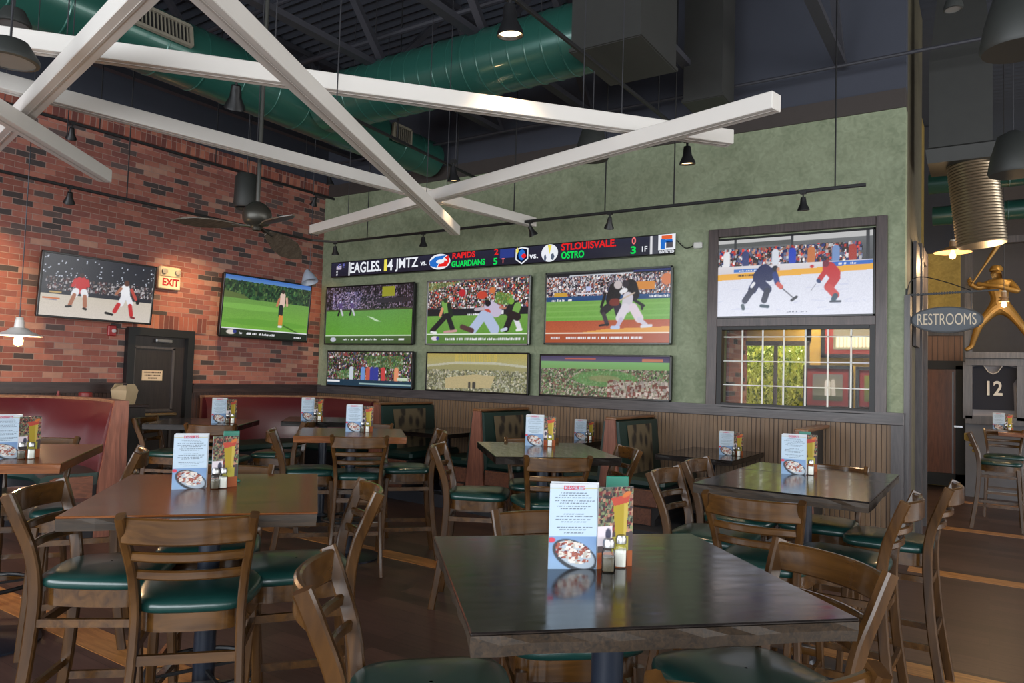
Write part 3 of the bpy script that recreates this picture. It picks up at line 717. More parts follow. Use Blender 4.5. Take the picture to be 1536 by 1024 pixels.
p.rect(0, .86, 1, .875, (200, 220, 190)); p.grad(.875, 1, (70, 96, 50), (60, 80, 44)); p.ell(.10, .935, .035, .04, (200, 200, 215)); smalltext(p, .22, .62, .935, W_); smalltext(p, .66, .8, .935, W_); p.rect(.86, .92, .92, .945, W_)
tv('television showing football on a green field, upper row leftmost', -7.775, 2.0, 1.82, .90, p)
# baseball slide, second
p = Pic(210, 116, (40, 44, 50)); p.crowd(0, 0, 1, .5, CROWD+[(90, 110, 70), (60, 70, 50), (200, 60, 50)], 1500, .015)
p.poly([(0, .02), (.35, .02), (.0, .16)], (130, 150, 80), .6); p.ell(.36, .2, .035, .06, (190, 40, 50)); p.ell(.56, .25, .05, .06, (200, 70, 50)); p.ell(.66, .18, .03, .05, (210, 120, 70))
p.poly([(.7, .2), (.86, .26), (.82, .42), (.68, .38)], (110, 170, 60), .6)
p.rect(0, .45, 1, .58, (18, 24, 32)); smalltext(p, .36, .5, .44, W_); smalltext(p, .42, .52, .55, W_, .02); p.rect(.74, .49, .77, .55, W_)
p.grad(.56, 1, (110, 160, 70), (90, 150, 50)); p.noise(0, .56, 1, 1, .06)
G = (120, 170, 80); B_ = (20, 22, 28)
player(p, [((.18, .36), (.21, .52), .055, G), ((.23, .38), (.25, .55), .04, (24, 40, 28)), ((.20, .56), (.06, .80), .045, B_), ((.22, .56), (.27, .76), .045, B_), ((.05, .82), (.1, .83), .02, W_), ((.19, .82), (.31, .80), .02, (200, 150, 150)), ((.19, .31), (.19, .31), .04, (40, 60, 40)), ((.16, .45), (.14, .55), .025, (220, 150, 110))], 1)
player(p, [((.64, .44), (.70, .50), .10, (200, 190, 215)), ((.58, .52), (.62, .52), .05, (200, 70, 50)), ((.58, .56), (.48, .78), .075, (180, 195, 225)), ((.62, .6), (.69, .78), .085, (180, 195, 225)), ((.37, .74), (.47, .8), .04, (80, 50, 50)), ((.58, .46), (.5, .47), .025, (190, 180, 190)), ((.74, .45), (.82, .47), .02, (180, 120, 100)), ((.62, .38), (.62, .38), .05, B_)], 1)
player(p, [((.86, .42), (.83, .52), .08, (30, 30, 36)), ((.9, .44), (.88, .54), .06, G), ((.84, .6), (.80, .78), .05, B_), ((.88, .6), (.92, .76), .04, (225, 225, 235)), ((.84, .56), (.90, .60), .06, (30, 24, 26)), ((.76, .8), (.8, .78), .025, (200, 210, 230)), ((.9, .8), (.94, .79), .02, W_), ((.84, .36), (.84, .36), .05, (120, 170, 60))], 1)
p.rect(0, .845, 1, .86, (220, 235, 210)); p.rect(0, .86, 1, 1, (84, 124, 56)); p.ell(.09, .92, .04, .035, (225, 215, 230)); p.ell(.12, .92, .015, .03, (60, 60, 150)); smalltext(p, .2, .96, .93, W_, .016, .15)
tv('television showing a baseball player sliding between two players in black, upper row middle', -5.765, 2.0, 1.72, .90, p, edge=M_silver)
# baseball batter, third
p = Pic(220, 118, (40, 40, 48)); p.crowd(0, .02, 1, .36, CROWD+[(180, 180, 190), (140, 130, 150)], 2200, .012)
p.rect(0, 0, 1, .05, (24, 26, 32)); p.rect(.2, .03, .72, .05, (200, 205, 215)); p.rect(.72, .01, 1, .035, (40, 50, 110)); p.rect(.74, .17, .88, .28, (214, 140, 60)); p.rect(.07, .28, .18, .36, (206, 160, 60)); p.ell(.97, .15, .04, .08, (214, 130, 90))
p.rect(.34, .2, .38, .27, (190, 200, 240)); p.rect(.26, .30, .46, .315, (220, 220, 230))
p.grad(.34, .42, (30, 80, 130), (24, 64, 116)); smalltext(p, .05, .24, .39, W_, .016); smalltext(p, .84, .99, .375, W_, .018, .1)
p.grad(.41, .70, (120, 170, 80), (110, 170, 70)); p.noise(0, .41, 1, .70, .05)
for y in (.46, .54, .62): p.rect(0, y, 1, y+.02, (140, 190, 100), .5)
p.grad(.69, .9, (176, 84, 52), (190, 96, 56)); p.noise(0, .69, 1, .9, .06); p.poly([(.2, .88), (.5, .81), (1, .78), (1, .86), (.6, .88)], (226, 160, 70))
p.rect(0, .86, 1, .875, (240, 220, 200)); p.rect(0, .875, 1, 1, (170, 80, 44)); smalltext(p, .05, .12, .93, W_, .02, .1); smalltext(p, .18, .8, .93, W_, .018, .1)
for q in [((.58, .26), (.56, .40), .10, K), ((.7, .22), (.72, .34), .09, K), ((.5, .32), (.47, .50), .02, K), ((.73, .42), (.80, .50), .02, K), ((.79, .5), (.79, .54), .018, K),
          ((.56, .46), (.49, .56), .055, (26, 24, 32)), ((.60, .5), (.62, .62), .06, (34, 28, 50)), ((.49, .6), (.52, .74), .03, (60, 50, 60)), ((.46, .76), (.53, .745), .014, B_),
          ((.68, .38), (.67, .52), .075, (210, 205, 215)), ((.66, .52), (.62, .66), .06, (222, 216, 226)), ((.72, .52), (.77, .67), .06, (226, 212, 222)), ((.63, .68), (.60, .78), .03, (200, 190, 215)), ((.77, .68), (.82, .76), .03, (210, 205, 220)), ((.56, .79), (.61, .79), .025, (190, 205, 235)), ((.79, .78), (.86, .77), .02, (220, 220, 230)),
          ((.6, .43), (.73, .32), .01, (200, 180, 160)), ((.56, .44), (.59, .44), .05, (120, 50, 40)), ((.63, .30), (.66, .28), .03, W_), ((.66, .19), (.66, .19), .05, (40, 36, 46)), ((.6, .2), (.6, .2), .06, (200, 190, 190))]: p.cap(q[0][0], q[0][1], q[1][0], q[1][1], q[2], q[3])
tv('television showing a baseball batter in white on orange dirt, upper row rightmost', -3.84, 2.01, 1.68, .90, p, edge=mat('tv_edge_dark_silver', (86, 90, 88), .3, metal=.5))
# hockey, inside the casing
p = Pic(240, 126, (226, 228, 242)); p.grad(0, .36, (120, 122, 124), (70, 72, 76)); p.rect(0, 0, 1, .07, (196, 196, 196)); p.rect(.0, .05, .5, .1, (90, 92, 92))
for x in (.12, .5, .96): p.rect(x, 0, x+.018, .36, (60, 62, 66))
p.crowd(.02, .14, .93, .35, [(200, 60, 50), (220, 220, 225), (40, 50, 110), (60, 40, 40), (180, 130, 110), (100, 110, 140), (30, 30, 36)], 700, .02)
for x, c in ((.51, (40, 70, 190)), (.40, (220, 225, 235)), (.63, (200, 120, 70)), (.07, W_), (.2, (60, 70, 120)), (.78, (120, 150, 200)), (.88, (170, 60, 50))): p.cap(x, .2, x, .32, .045, c)
p.grad(.35, .46, (226, 222, 226), (214, 208, 214)); p.rect(.12, .385, .42, .43, (60, 120, 200)); p.rect(.70, .36, 1, .41, (50, 110, 200)); smalltext(p, .16, .4, .41, W_, .01); smalltext(p, .76, .9, .385, W_, .01); p.ell(.635, .4, .012, .02, (200, 50, 60))
p.poly([(0, .45), (1, .40), (1, .47), (0, .53)], (240, 178, 60)); smalltext(p, .15, .3, .47, (90, 60, 20), .012); p.noise(0, .5, 1, 1, .03)
for i in range(40): x, y = RNG.uniform(0, 1), RNG.uniform(.55, .98); p.cap(x, y, x+RNG.uniform(-.06, .1), y+RNG.uniform(-.02, .02), .006, (204, 208, 232), al=.6)
NB = (26, 36, 84); RD = (196, 44, 48)
for q in [((.33, .43), (.30, .50), .09, NB), ((.38, .45), (.36, .50), .06, NB), ((.28, .56), (.25, .66), .055, NB), ((.30, .56), (.35, .66), .055, NB), ((.25, .66), (.2, .80), .038, (28, 34, 66)), ((.35, .68), (.33, .80), .038, (24, 30, 60)),
          ((.40, .48), (.415, .58), .035, (40, 60, 130)), ((.42, .6), (.44, .64), .028, (210, 90, 80)), ((.40, .40), (.40, .40), .035, (30, 34, 44)), ((.42, .41), (.42, .42), .02, (210, 150, 120)), ((.185, .86), (.19, .90), .022, (60, 80, 90)), ((.31, .87), (.355, .88), .02, (30, 60, 80)),
          ((.45, .66), (.52, .78), .006, (60, 60, 70)), ((.51, .81), (.54, .77), .016, (24, 28, 40)), ((.26, .58), (.245, .62), .02, W_),
          ((.74, .43), (.77, .50), .075, RD), ((.72, .46), (.685, .56), .03, RD), ((.675, .58), (.68, .59), .022, (40, 60, 110)), ((.78, .55), (.74, .66), .055, RD), ((.74, .67), (.78, .76), .045, (206, 60, 56)), ((.78, .77), (.77, .81), .03, (30, 70, 90)), ((.75, .84), (.81, .84), .012, (40, 50, 70)), ((.72, .37), (.72, .38), .038, (120, 40, 60)), ((.66, .62), (.63, .70), .004, (150, 150, 160))]: p.cap(q[0][0], q[0][1], q[1][0], q[1][1], q[2], q[3])
smalltext(p, .48, .6, .955, (120, 124, 140), .008)
tv('large television showing ice hockey above the window at the right', 0, 0, 1.60, .88, p, loc=(-1.735, YB-.03, 2.30))
# pictures below
p = Pic(200, 70, (60, 80, 50)); p.crowd(0, 0, 1, .8, [(40, 60, 34), (90, 120, 60), (130, 60, 60), (200, 190, 190), (60, 60, 90), (30, 26, 30), (110, 90, 80)], 1500, .03)
p.poly([(.1, .6), (.3, .5), (.36, .76), (.15, .8)], (100, 160, 90), .5); p.poly([(.45, .1), (.9, .1), (.9, .5), (.5, .4)], (80, 130, 60), .5)
for x, c in ((.44, (110, 150, 210)), (.5, (190, 90, 70)), (.55, (50, 60, 150)), (.6, (50, 60, 150)), (.68, (200, 70, 70)), (.83, (230, 150, 110)), (.3, (200, 210, 220))): p.cap(x, .5, x, .78, .07, c)
p.rect(0, .82, 1, 1, (24, 56, 76)); p.rect(0, .84, .16, .9, W_); p.rect(.4, .9, 1, .94, (150, 180, 180)); p.rect(.84, .72, .96, .8, (200, 215, 190))
tv('panorama screen of a cheering crowd, lower row leftmost', -7.72, 1.36, 1.76, .55, p, group='panorama pictures below the televisions', cat='picture', name='panorama_screen')
p = Pic(200, 74, (176, 168, 110)); p.grad(0, .3, (200, 176, 70), (190, 180, 110)); p.grad(.3, 1, (170, 160, 96), (150, 146, 96)); 
for i in range(26): x = .3+i*.016; p.rect(x, 0, x+.008, .26, (226, 196, 70))
p.crowd(0, .45, 1, .98, [(120, 120, 70), (180, 180, 150), (90, 90, 60), (210, 200, 170)], 900, .022); p.poly([(0, .32), (.3, .22), (.7, .22), (1, .3), (1, .36), (.7, .28), (.3, .28), (0, .38)], (214, 210, 180))
p.poly([(.2, .66), (.5, .55), (.7, .58), (.66, .9), (.2, .95)], (214, 190, 130)); p.noise(0, 0, 1, 1, .05)
for x in (.45, .49, .5): p.cap(x, .78, x, .9, .03, (40, 34, 30))
p.a = p.a*.78+np.array((200, 204, 196))*.22
tv('panorama picture of a pale yellow arena interior, lower row middle', -5.745, 1.36, 1.70, .545, p, group='panorama pictures below the televisions', cat='picture', screen=M_print, name='panorama_picture')
p = Pic(220, 72, (90, 110, 70)); p.crowd(0, .2, 1, 1, [(80, 110, 60), (110, 140, 80), (150, 130, 110), (120, 70, 60), (190, 180, 160), (60, 70, 50)], 2400, .022)
p.grad(0, .14, (60, 44, 90), (90, 80, 110)); p.rect(.2, .06, .45, .09, (200, 90, 70)); p.rect(.8, .05, .95, .12, (210, 120, 90)); p.grad(.14, .32, (130, 190, 110), (120, 170, 90))
p.ell(.52, .55, .25, .2, (90, 150, 70), al=.7); p.ell(.52, .55, .12, .08, (150, 140, 90), al=.7); p.crowd(.55, .6, 1, 1, [(200, 180, 170), (120, 60, 50), (160, 150, 130)], 300, .04)
p.a = p.a*.85+np.array((190, 200, 190))*.15
tv('wide panorama picture of a green stadium seen from above, lower row rightmost', -3.86, 1.365, 1.74, .525, p, group='panorama pictures below the televisions', cat='picture', screen=M_print, name='panorama_picture')
# televisions on brick wall
p = Pic(210, 118, (34, 38, 50)); p.grad(0, .4, (22, 26, 40), (30, 34, 46))
for i in range(70): p.splat(RNG.uniform(0, 1), RNG.uniform(.04, .36), .003, .005, (200, 205, 220))
p.crowd(.04, .38, 1, .6, [(30, 30, 40), (150, 145, 150), (80, 64, 60), (90, 44, 50), (36, 38, 50), (40, 40, 56), (24, 26, 36), (190, 184, 186)], 900, .018)
p.rect(0, .58, 1, .66, (26, 32, 46)); p.grad(.64, 1, (206, 196, 180), (216, 206, 196)); p.noise(0, .64, 1, 1, .03); p.rect(.02, .70, .16, .73, (200, 110, 60)); p.rect(.04, .735, .14, .745, (60, 60, 130)); p.rect(.07, .6, .17, .63, (190, 160, 100))
SK = (170, 110, 84)
for q in [((.33, .40), (.33, .52), .085, RD), ((.28, .38), (.26, .48), .028, RD), ((.38, .38), (.39, .46), .028, RD), ((.33, .3), (.33, .3), .04, (60, 40, 40)), ((.29, .57), (.28, .62), .055, W_), ((.36, .57), (.37, .62), .055, W_), ((.28, .63), (.25, .80), .03, SK), ((.37, .64), (.38, .80), .032, SK), ((.22, .83), (.26, .82), .016, K), ((.37, .84), (.39, .85), .018, K),
          ((.73, .44), (.74, .56), .075, (240, 240, 244)), ((.69, .44), (.65, .54), .024, SK), ((.79, .44), (.84, .60), .026, (190, 70, 60)), ((.86, .64), (.86, .66), .03, K), ((.74, .33), (.74, .35), .042, (90, 50, 36)), ((.72, .6), (.70, .70), .05, W_), ((.77, .6), (.79, .68), .05, W_), ((.68, .72), (.65, .84), .036, RD), ((.79, .72), (.81, .88), .034, RD), ((.57, .88), (.63, .90), .02, K), ((.81, .92), (.84, .93), .018, (120, 30, 40))]: p.cap(q[0][0], q[0][1], q[1][0], q[1][1], q[2], q[3])
tv('tilted television on the brick wall showing a player in red facing one in white', 0, 0, 1.30, .73, p, loc=(XA+.22, 4.335, 2.09), rot=(R(5), 0, R(90)))
p = Pic(200, 116, (110, 170, 60)); p.grad(0, .14, (60, 110, 190), (120, 160, 200)); p.crowd(0, .1, 1, .38, [(30, 60, 40), (50, 90, 50), (20, 44, 30), (80, 110, 60), (40, 70, 40)], 1500, .03)
p.poly([(0, .26), (.2, .3), (.3, .38), (0, .4)], (90, 110, 56)); p.grad(.37, .86, (108, 154, 72), (116, 176, 62)); p.noise(0, .37, 1, .86, .05); p.ell(.3, .5, .4, .05, (140, 200, 90), al=.5); p.ell(.5, .75, .5, .06, (90, 150, 50), al=.5)
for q in [((.66, .24), (.66, .40), .055, (226, 196, 180)), ((.62, .3), (.60, .42), .02, (200, 120, 90)), ((.71, .28), (.72, .4), .02, (220, 170, 150)), ((.66, .17), (.66, .17), .035, (50, 40, 34)), ((.65, .44), (.65, .58), .045, (26, 28, 38)), ((.645, .6), (.645, .74), .024, (220, 140, 60)), ((.67, .6), (.67, .74), .02, (220, 140, 60)), ((.64, .78), (.67, .78), .018, W_), ((.7, .76), (.9, .88), .012, (60, 100, 30))]: p.cap(q[0][0], q[0][1], q[1][0], q[1][1], q[2], q[3])
p.rect(0, .86, 1, .88, W_); p.rect(0, .88, 1, 1, (24, 34, 24)); p.ell(.11, .93, .05, .04, (220, 210, 200)); p.ell(.15, .92, .02, .03, (40, 50, 130)); smalltext(p, .2, .6, .94, W_, .016, .2); smalltext(p, .84, .92, .95, W_, .012)
tv('tilted television on the brick wall showing a golfer on a bright green course', 0, 0, 1.52, .88, p, loc=(XA+.20, 6.71, 2.01), rot=(R(4), 0, R(90)))
# ------------------------------------------------------------ LED ticker
LX0, LX1, LZ0, LH = -8.62, -3.01, 3.045, .24
lt = thing('led_ticker', 'long black LED score ticker reading EAGLES 14 above the televisions', 'scoreboard', ((LX0+LX1)/2, YB-.09, LZ0)); LW = LX1-LX0
MB().box((0, .04, LH/2), (LW, .09, LH), ch=.006).build('housing', M_bez, lt)
p = Pic(420, 24, (26, 28, 44)); 
def u_(px): return (at_y(px, 0, YB-.09).x-LX0)/LW if False else None
tx = lambda X: X  # positions are fractions of the ticker's length
p.rect(.585-.0, 0, .592, 0, W_)
p.grad(0, 1, (34, 36, 58), (26, 26, 44)); p.rect(.60-.0, 0, .6, 0, W_)
FR = lambda px: (at_y(px, 380, YB-.1).x-LX0)/LW
p.rect(FR(750), .05, FR(771), .6, (40, 60, 140)); p.rect(FR(523), 0, FR(525), 1, W_); p.rect(FR(976), 0, FR(978.5), 1, W_); p.rect(FR(979), 0, 1, 1, (70, 72, 84))
p.rect(FR(505), .25, FR(512), .5, (200, 190, 210)); p.rect(FR(505), .6, FR(507), .7, W_); p.rect(FR(505), .8, FR(507), .9, W_)
p.sheet('led_panel', LW-.03, LH-.03, M_scr, lt, T(0, -.007, .015))
eW = emis('led_white', (235, 238, 245), 1.0); eR = emis('led_red', (230, 40, 40), 1.0); eG = emis('led_green', (20, 220, 90), 1.0); eY = emis('led_yellow', (235, 220, 90), 1); eB = emis('led_blue', (40, 110, 200), 1); eO = emis('led_orange', (225, 100, 60), 1); eP = emis('led_pink', (240, 120, 120), 1); eV = emis('led_violet', (110, 110, 190), 1)
def ltx(s, px, v, size, m, wpx=None, bold=.0):
    x = (FR(px)-.5)*LW; o = text_mesh('led_text', s, size, m, lt, T(x, -.012, LH*v) @ FACE, .0008, bold)
    if wpx:
        want = abs(FR(px+wpx/2)-FR(px-wpx/2))*LW; ws = [q.co.x for q in o.data.vertices]; cur = max(ws)-min(ws)
        for q in o.data.vertices: q.co.x = x+(q.co.x-x)*want/cur
    return o
ltx('EAGLES.', 549, .5, .22, eW, 46, .004); ltx('1', 579, .5, .24, eY, 4, .003); ltx('4', 586, .5, .22, eW, 8, .004); ltx('JMTZ', 611, .56, .2, eW, 34, .003); ltx('vs.', 636, .5, .11, eW, 9, .002)
ltx('RAPIDS', 695.5, .76, .11, eR, 34, .003); ltx('GUARDIANS', 702.5, .28, .11, eG, 50, .003); ltx('2', 744.5, .78, .11, eR, 6, .002); ltx('5', 743.5, .26, .12, eG, 6, .003); ltx('T', 755, .26, .09, eP, 4, .002)
ltx('vs.', 801, .42, .11, eW, 13, .002); ltx('STLOUISVALE.', 882, .74, .12, eR, 82, .003); ltx('OSTRO', 859, .3, .12, eG, 34, .003); ltx('0', 950.5, .76, .11, eP, 6, .003); ltx('3', 950, .3, .12, eG, 8, .003); ltx('1F', 966, .32, .09, eW, 8, .001); ltx('C E', 513, .72, .08, eV, 10, .001)
def disc(px, v, rpx, rz, m, off, n=24, shape=None):
    x = (FR(px)-.5)*LW; rx = abs(FR(px+rpx)-FR(px))*LW; pts = shape or [(math.cos(2*PI*i/n), math.sin(2*PI*i/n)) for i in range(n)]
    vs = [(x+a*rx, -.0115-off, LH*v+b*rz) for a, b in pts]; return MB().add(vs, [tuple(range(len(vs)))]).build('logo', m, lt)
disc(660, .5, 16, .11, eW, 0); disc(658, .5, 13.5, .085, eB, .001, shape=[(-.2, -1), (.2, .1), (.9, 1), (-.3, .9), (-1, .1), (-.9, -.6)]); disc(664, .5, 11, .08, eR, .002, shape=[(-.6, -.9), (.6, -.9), (1, 0), (.8, 1), (.3, .7), (.7, .1), (-.2, .2)]); disc(661, .5, 6, .03, eW, .003)
SH = [(-1, .8), (0, 1), (1, .8), (1, -.5), (0, -1.1), (-1, -.5)]
disc(783, .5, 9.5, .108, eW, 0, shape=SH); disc(783, .5, 8, .09, emis('led_navy', (20, 24, 50), 1), .001, shape=SH); disc(783, .52, 5, .07, eB, .002); disc(786, .45, 3.5, .03, eR, .003); disc(776, .75, 2.2, .05, eY, .003, 4)
disc(824.5, .5, 12.5, .112, eW, 0); disc(824.5, .68, 3, .06, eY, .001, 3, [(-1, 1), (1, 1), (0, -1)]); disc(829, .3, 3, .05, emis('led_grey', (90, 100, 120), 1), .001, 5); disc(818, .25, 2, .05, emis('led_grey', (90, 100, 120), 1), .001, 5)
disc(1000, .55, 13, .1, eW, 0, shape=[(-1, -.8), (1, -.8), (1, 1), (-1, 1)]); disc(1000, .82, 8, .022, eO, .001, shape=[(-1, -1), (1, -1), (1, 1), (-1, 1)]); disc(999.5, .64, 9, .018, eB, .001, shape=[(-1, -1), (1, -1), (1, 1), (-1, 1)]); disc(994, .5, 3.2, .06, eB, .001, shape=[(-1, -1), (1, -1), (1, 1), (-1, 1)])
disc(1004, .47, 5, .04, mat('led_dim', (90, 84, 92), .6), .001, shape=[(-1, -1), (1, -1), (1, 1), (-1, 1)]); ltx('INVERTED', 1000, .12, .045, eW, 22, .001)
# ------------------------------------------------------------ little things on the walls
ex = thing('exit_sign', 'beige emergency light unit with a red EXIT sign on the brick wall', 'exit sign', (XA+.0, 5.30, 2.59), PI/2)
M_bei = mat('beige_plastic', (200, 180, 150), .5)
MB().box((0, -.04, .21), (.30, .08, .14), ch=.02).build('housing', M_bei, ex); MB().box((0, -.035, .075), (.30, .06, .17), ch=.01).build('sign_face', mat('beige_plastic_light', (214, 196, 166), .5), ex)
text_mesh('exit_lettering', 'EXIT', .13, emis('exit_red', (226, 70, 60), 1.0), ex, T(.01, -.067, .075) @ FACE, .001, .005, .85)
for s in (-1, 1):
    M = T(s*.09, -.085, .215) @ Matrix.Rotation(PI/2, 4, 'X'); lp = MB().lathe([(.02, -.01), (.034, 0), (.036, .02), (.030, .022), (.0, .018)], 20, M).build('lamp_head', mat('grey_plastic', (150, 142, 130), .4), ex, smooth=True)
fa = thing('fire_alarm', 'red fire alarm strobe on the brick wall below the tilted television', 'alarm', (XA, 4.62, 1.935), PI/2)
MB().box((0, -.02, .06), (.1, .04, .13), ch=.01).build('housing', mat('alarm_red', (150, 34, 36), .4), fa); MB().lathe([(.026, 0), (.02, .02), (0, .025)], 12, T(.015, -.04, .06) @ Matrix.Rotation(PI/2, 4, 'X')).build('strobe_lens', mat('clear_lens', (190, 180, 180), .2), fa, smooth=True)
jb = thing('wall_socket', 'white junction box on the green wall left of the hockey television', 'socket', tuple(at_y(1047, 368, YB-.03)), 0)
MB().box((0, 0, 0), (.10, .05, .07), ch=.01).build('box', mat('white_plastic', (205, 205, 200), .5), jb)
a = at_y(1015, 360, YB-.03)-jb.location; b = at_y(1028, 372, YB-.03)-jb.location
MB().tube(bezier([a, b, (-.05, 0, 0)], 5), .006, 6).build('cable', M_black, jb, smooth=True)
# restroom sign hanging on an arm
rs = thing('restroom_sign', 'dark oval RESTROOMS sign hanging from an iron arm at the end of the green wall', 'sign', (-.34, 7.98, 2.26))
pts = [(.30*math.cos(2*PI*i/48), .125*math.sin(2*PI*i/48)) for i in range(48)]
Mx = Matrix(((1, 0, 0, 0), (0, 0, 1, 0), (0, 1, 0, 0), (0, 0, 0, 1)))
MB().prism(pts, -.02, .02, Mx).build('rim', M_black, rs); MB().prism([(x*.94, y*.90) for x, y in pts], -.026, .026, Mx).build('board', mat('sign_slate', (66, 72, 80), .5), rs)
text_mesh('lettering', 'RESTROOMS', .155, mat('sign_lettering', (196, 180, 156), .5), rs, T(0, -.0275, -.002) @ FACE, .001, .0, .56)
m = MB(); m.bar((-.34, 0, .245), (.42, 0, .27), .014, .014)
for i in range(24): m.box((-.3+i*.022, 0, .247+i*.0007), (.012, .024, .024))
m.tube(bezier([(-.33, 0, .245), (-.30, 0, .38), (-.2, 0, .42), (0, 0, .36), (.2, 0, .27)], 6), .005, 6); m.tube([(-.2, 0, .245), (-.2, 0, .105)], .005, 6); m.tube([(.2, 0, .26), (.2, 0, .1)], .005, 6); m.box((-.335, 0, .25), (.02, .06, .12)); m.build('bracket', M_black, rs, smooth=True)
# framed pictures in the room behind the window
def framed(label, x, z, w, h, kind, yy=10.96):
    t = thing('framed_picture', label, 'picture', (x, yy, z), group=None)
    m = MB(); b = .05
    for cx, cz, sx, sz in ((0, b/2, w, b), (0, h-b/2, w, b), (-w/2+b/2, h/2, b, h), (w/2-b/2, h/2, b, h)): m.box((cx, 0, cz), (sx, .04, sz))
    m.build('frame', M_black, t); MB().box((0, .005, h/2), (w-.08, .01, h-.08)).build('mat_board', mat('red_mat', (122, 40, 44), .7), t)
    p = Pic(40, 26, (120, 118, 118)); p.grad(0, .5, (96, 100, 104), (120, 116, 110)); p.grad(.5, 1, (90, 96, 84), (130, 130, 124))
    if kind == 1:
        for i in range(9): p.cap(.12+i*.09, .55, .12+i*.09, .85, .06, (214, 214, 214))
    elif kind == 2: p.cap(.5, .35, .5, .8, .14, (206, 206, 210)); p.cap(.68, .3, .7, .8, .1, (180, 180, 184)); p.rect(0, .8, 1, 1, (70, 76, 60))
    else: p.grad(0, 1, (110, 120, 50), (80, 90, 40)); p.cap(.7, .4, .6, .8, .16, (225, 225, 225)); p.cap(.7, .3, .72, .32, .09, (60, 50, 40))
    p.sheet('photograph', w*.62, h*.6, M_print, t, T(0, -.008, h*.2)); return t
framed('framed team photograph in red mat, topmost of three seen through the interior window', -1.57, 2.0, .84, .58, 1)
framed('framed photograph in wide red mat, lower left of three seen through the interior window', -1.90, 1.27, .64, .62, 2)
framed('framed photograph of a player in white, lower right of three seen through the interior window', -1.25, 1.28, .58, .6, 3)
# jersey cases
M_jer = mat('navy_jersey', (26, 28, 40), .8)
def jersey(label, x, m, num):
    t = thing('framed_jersey', label, 'jersey', (x, 12.99, 1.27), group='jerseys in the wall case')
    pts = [(-.26, .05), (.26, .05), (.25, .45), (.29, .52), (.29, .68), (.12, .72), (.06, .62), (0, .59), (-.06, .62), (-.12, .72), (-.29, .68), (-.29, .52), (-.25, .45)]
    MB().prism(pts, 0, .03, Mx).build('cloth', m, t)
    MB().tube([(-.12, 0, .715), (-.06, -.004, .615), (0, -.006, .585), (.06, -.004, .615), (.12, 0, .715)], .008, 6).build('collar_piping', mat('cream_piping', (190, 180, 170), .7), t)
    if num: text_mesh('number', num, .30, mat('cream_number', (206, 200, 190), .7), t, T(.0, -.012, .36) @ FACE, .004, .006, .8)
    return t
jersey('dark navy jersey with number 12 in the case on the hall wall', .05, M_jer, '12')
jersey('pale jersey in the case next to the navy one at the right picture edge', .75, mat('pale_jersey', (190, 180, 176), .8), None)
# small lamp ornament in the niche
nl = thing('niche_lamp', 'small dark urn lamp on the niche ledge under the yellow hall wall', 'lamp', tuple(Vector((at_y(1412, 523, 14.0).x, 13.99, 2.61))))
MB().lathe([(.05, 0), (.05, .015), (.02, .03), (.055, .11), (.03, .19), (.045, .2), (.045, .22)], 16).build('urn', M_blackm, nl, smooth=True)
# ============================================================ white ceiling beams
M_white = mat('white_beam', (214, 209, 203), .45, var=.04, scale=3)
M_wire = mat('hanger_wire', (60, 60, 64), .5, metal=.5)
def beam(label, a, b, z, s=.105):
    a = Vector((a[0], a[1], z)); b = Vector((b[0], b[1], z)); c = (a+b)/2; d = (b-a); L = d.length; ang = math.atan2(d.y, d.x)
    t = thing('ceiling_beam', label, 'beam', tuple(c), ang, 'white box beams under the ceiling')
    MB().box((0, 0, 0), (L, s, s), ch=.004).build('body', M_white, t)
    m = MB(); m.box((0, 0, -s/2-.001), (L*.995, s*.12, .003)); m.build('bottom_groove', mat('beam_seam', (176, 170, 164), .5), t)
    m = MB()
    for u in (-.36, -.05, .3): m.tube([(u*L, 0, s/2), (u*L, 0, ROOF-z)], .004, 5)
    m.build('hanger_wire', M_wire, t); return t
def ext(p, q, k): return (p[0]+(p[0]-q[0])*k, p[1]+(p[1]-q[1])*k)
A0 = at_z(470, 345, 3.28); A1 = at_z(1165, 152, 3.28); beam('white beam crossing lowest in the middle, its right end face free before the green wall', A0.xy, A1.xy, 3.28)
B0 = at_z(0, 57, 3.40); B1 = at_z(1095, 208, 3.40); beam('white beam running from the left edge to the far right end below the black duct', ext(B0, B1, .25), B1.xy, 3.40)
C0 = at_z(0, 123, 3.40); C1 = at_z(800, 334, 3.40); beam('white beam from the left edge over the ceiling fan towards the score ticker', ext(C0, C1, .2), C1.xy, 3.40)
D0 = at_z(322, 0, 3.16); D1 = at_z(683, 346, 3.16); beam('white beam running from the top edge down to the score ticker', ext(D0, D1, .3), D1.xy, 3.16)
E0 = at_z(200, 0, 3.28); E1 = at_z(0, 205, 3.28); beam('white beam slanting down across the top left corner of the picture', ext(E0, E1, .35), ext(E1, E0, .3), 3.28)
F0 = at_z(0, 167, 3.16); F1 = at_z(158, 264, 3.16); beam('short white beam end at the left edge before the brick wall', ext(F0, F1, 1.2), F1.xy, 3.16)
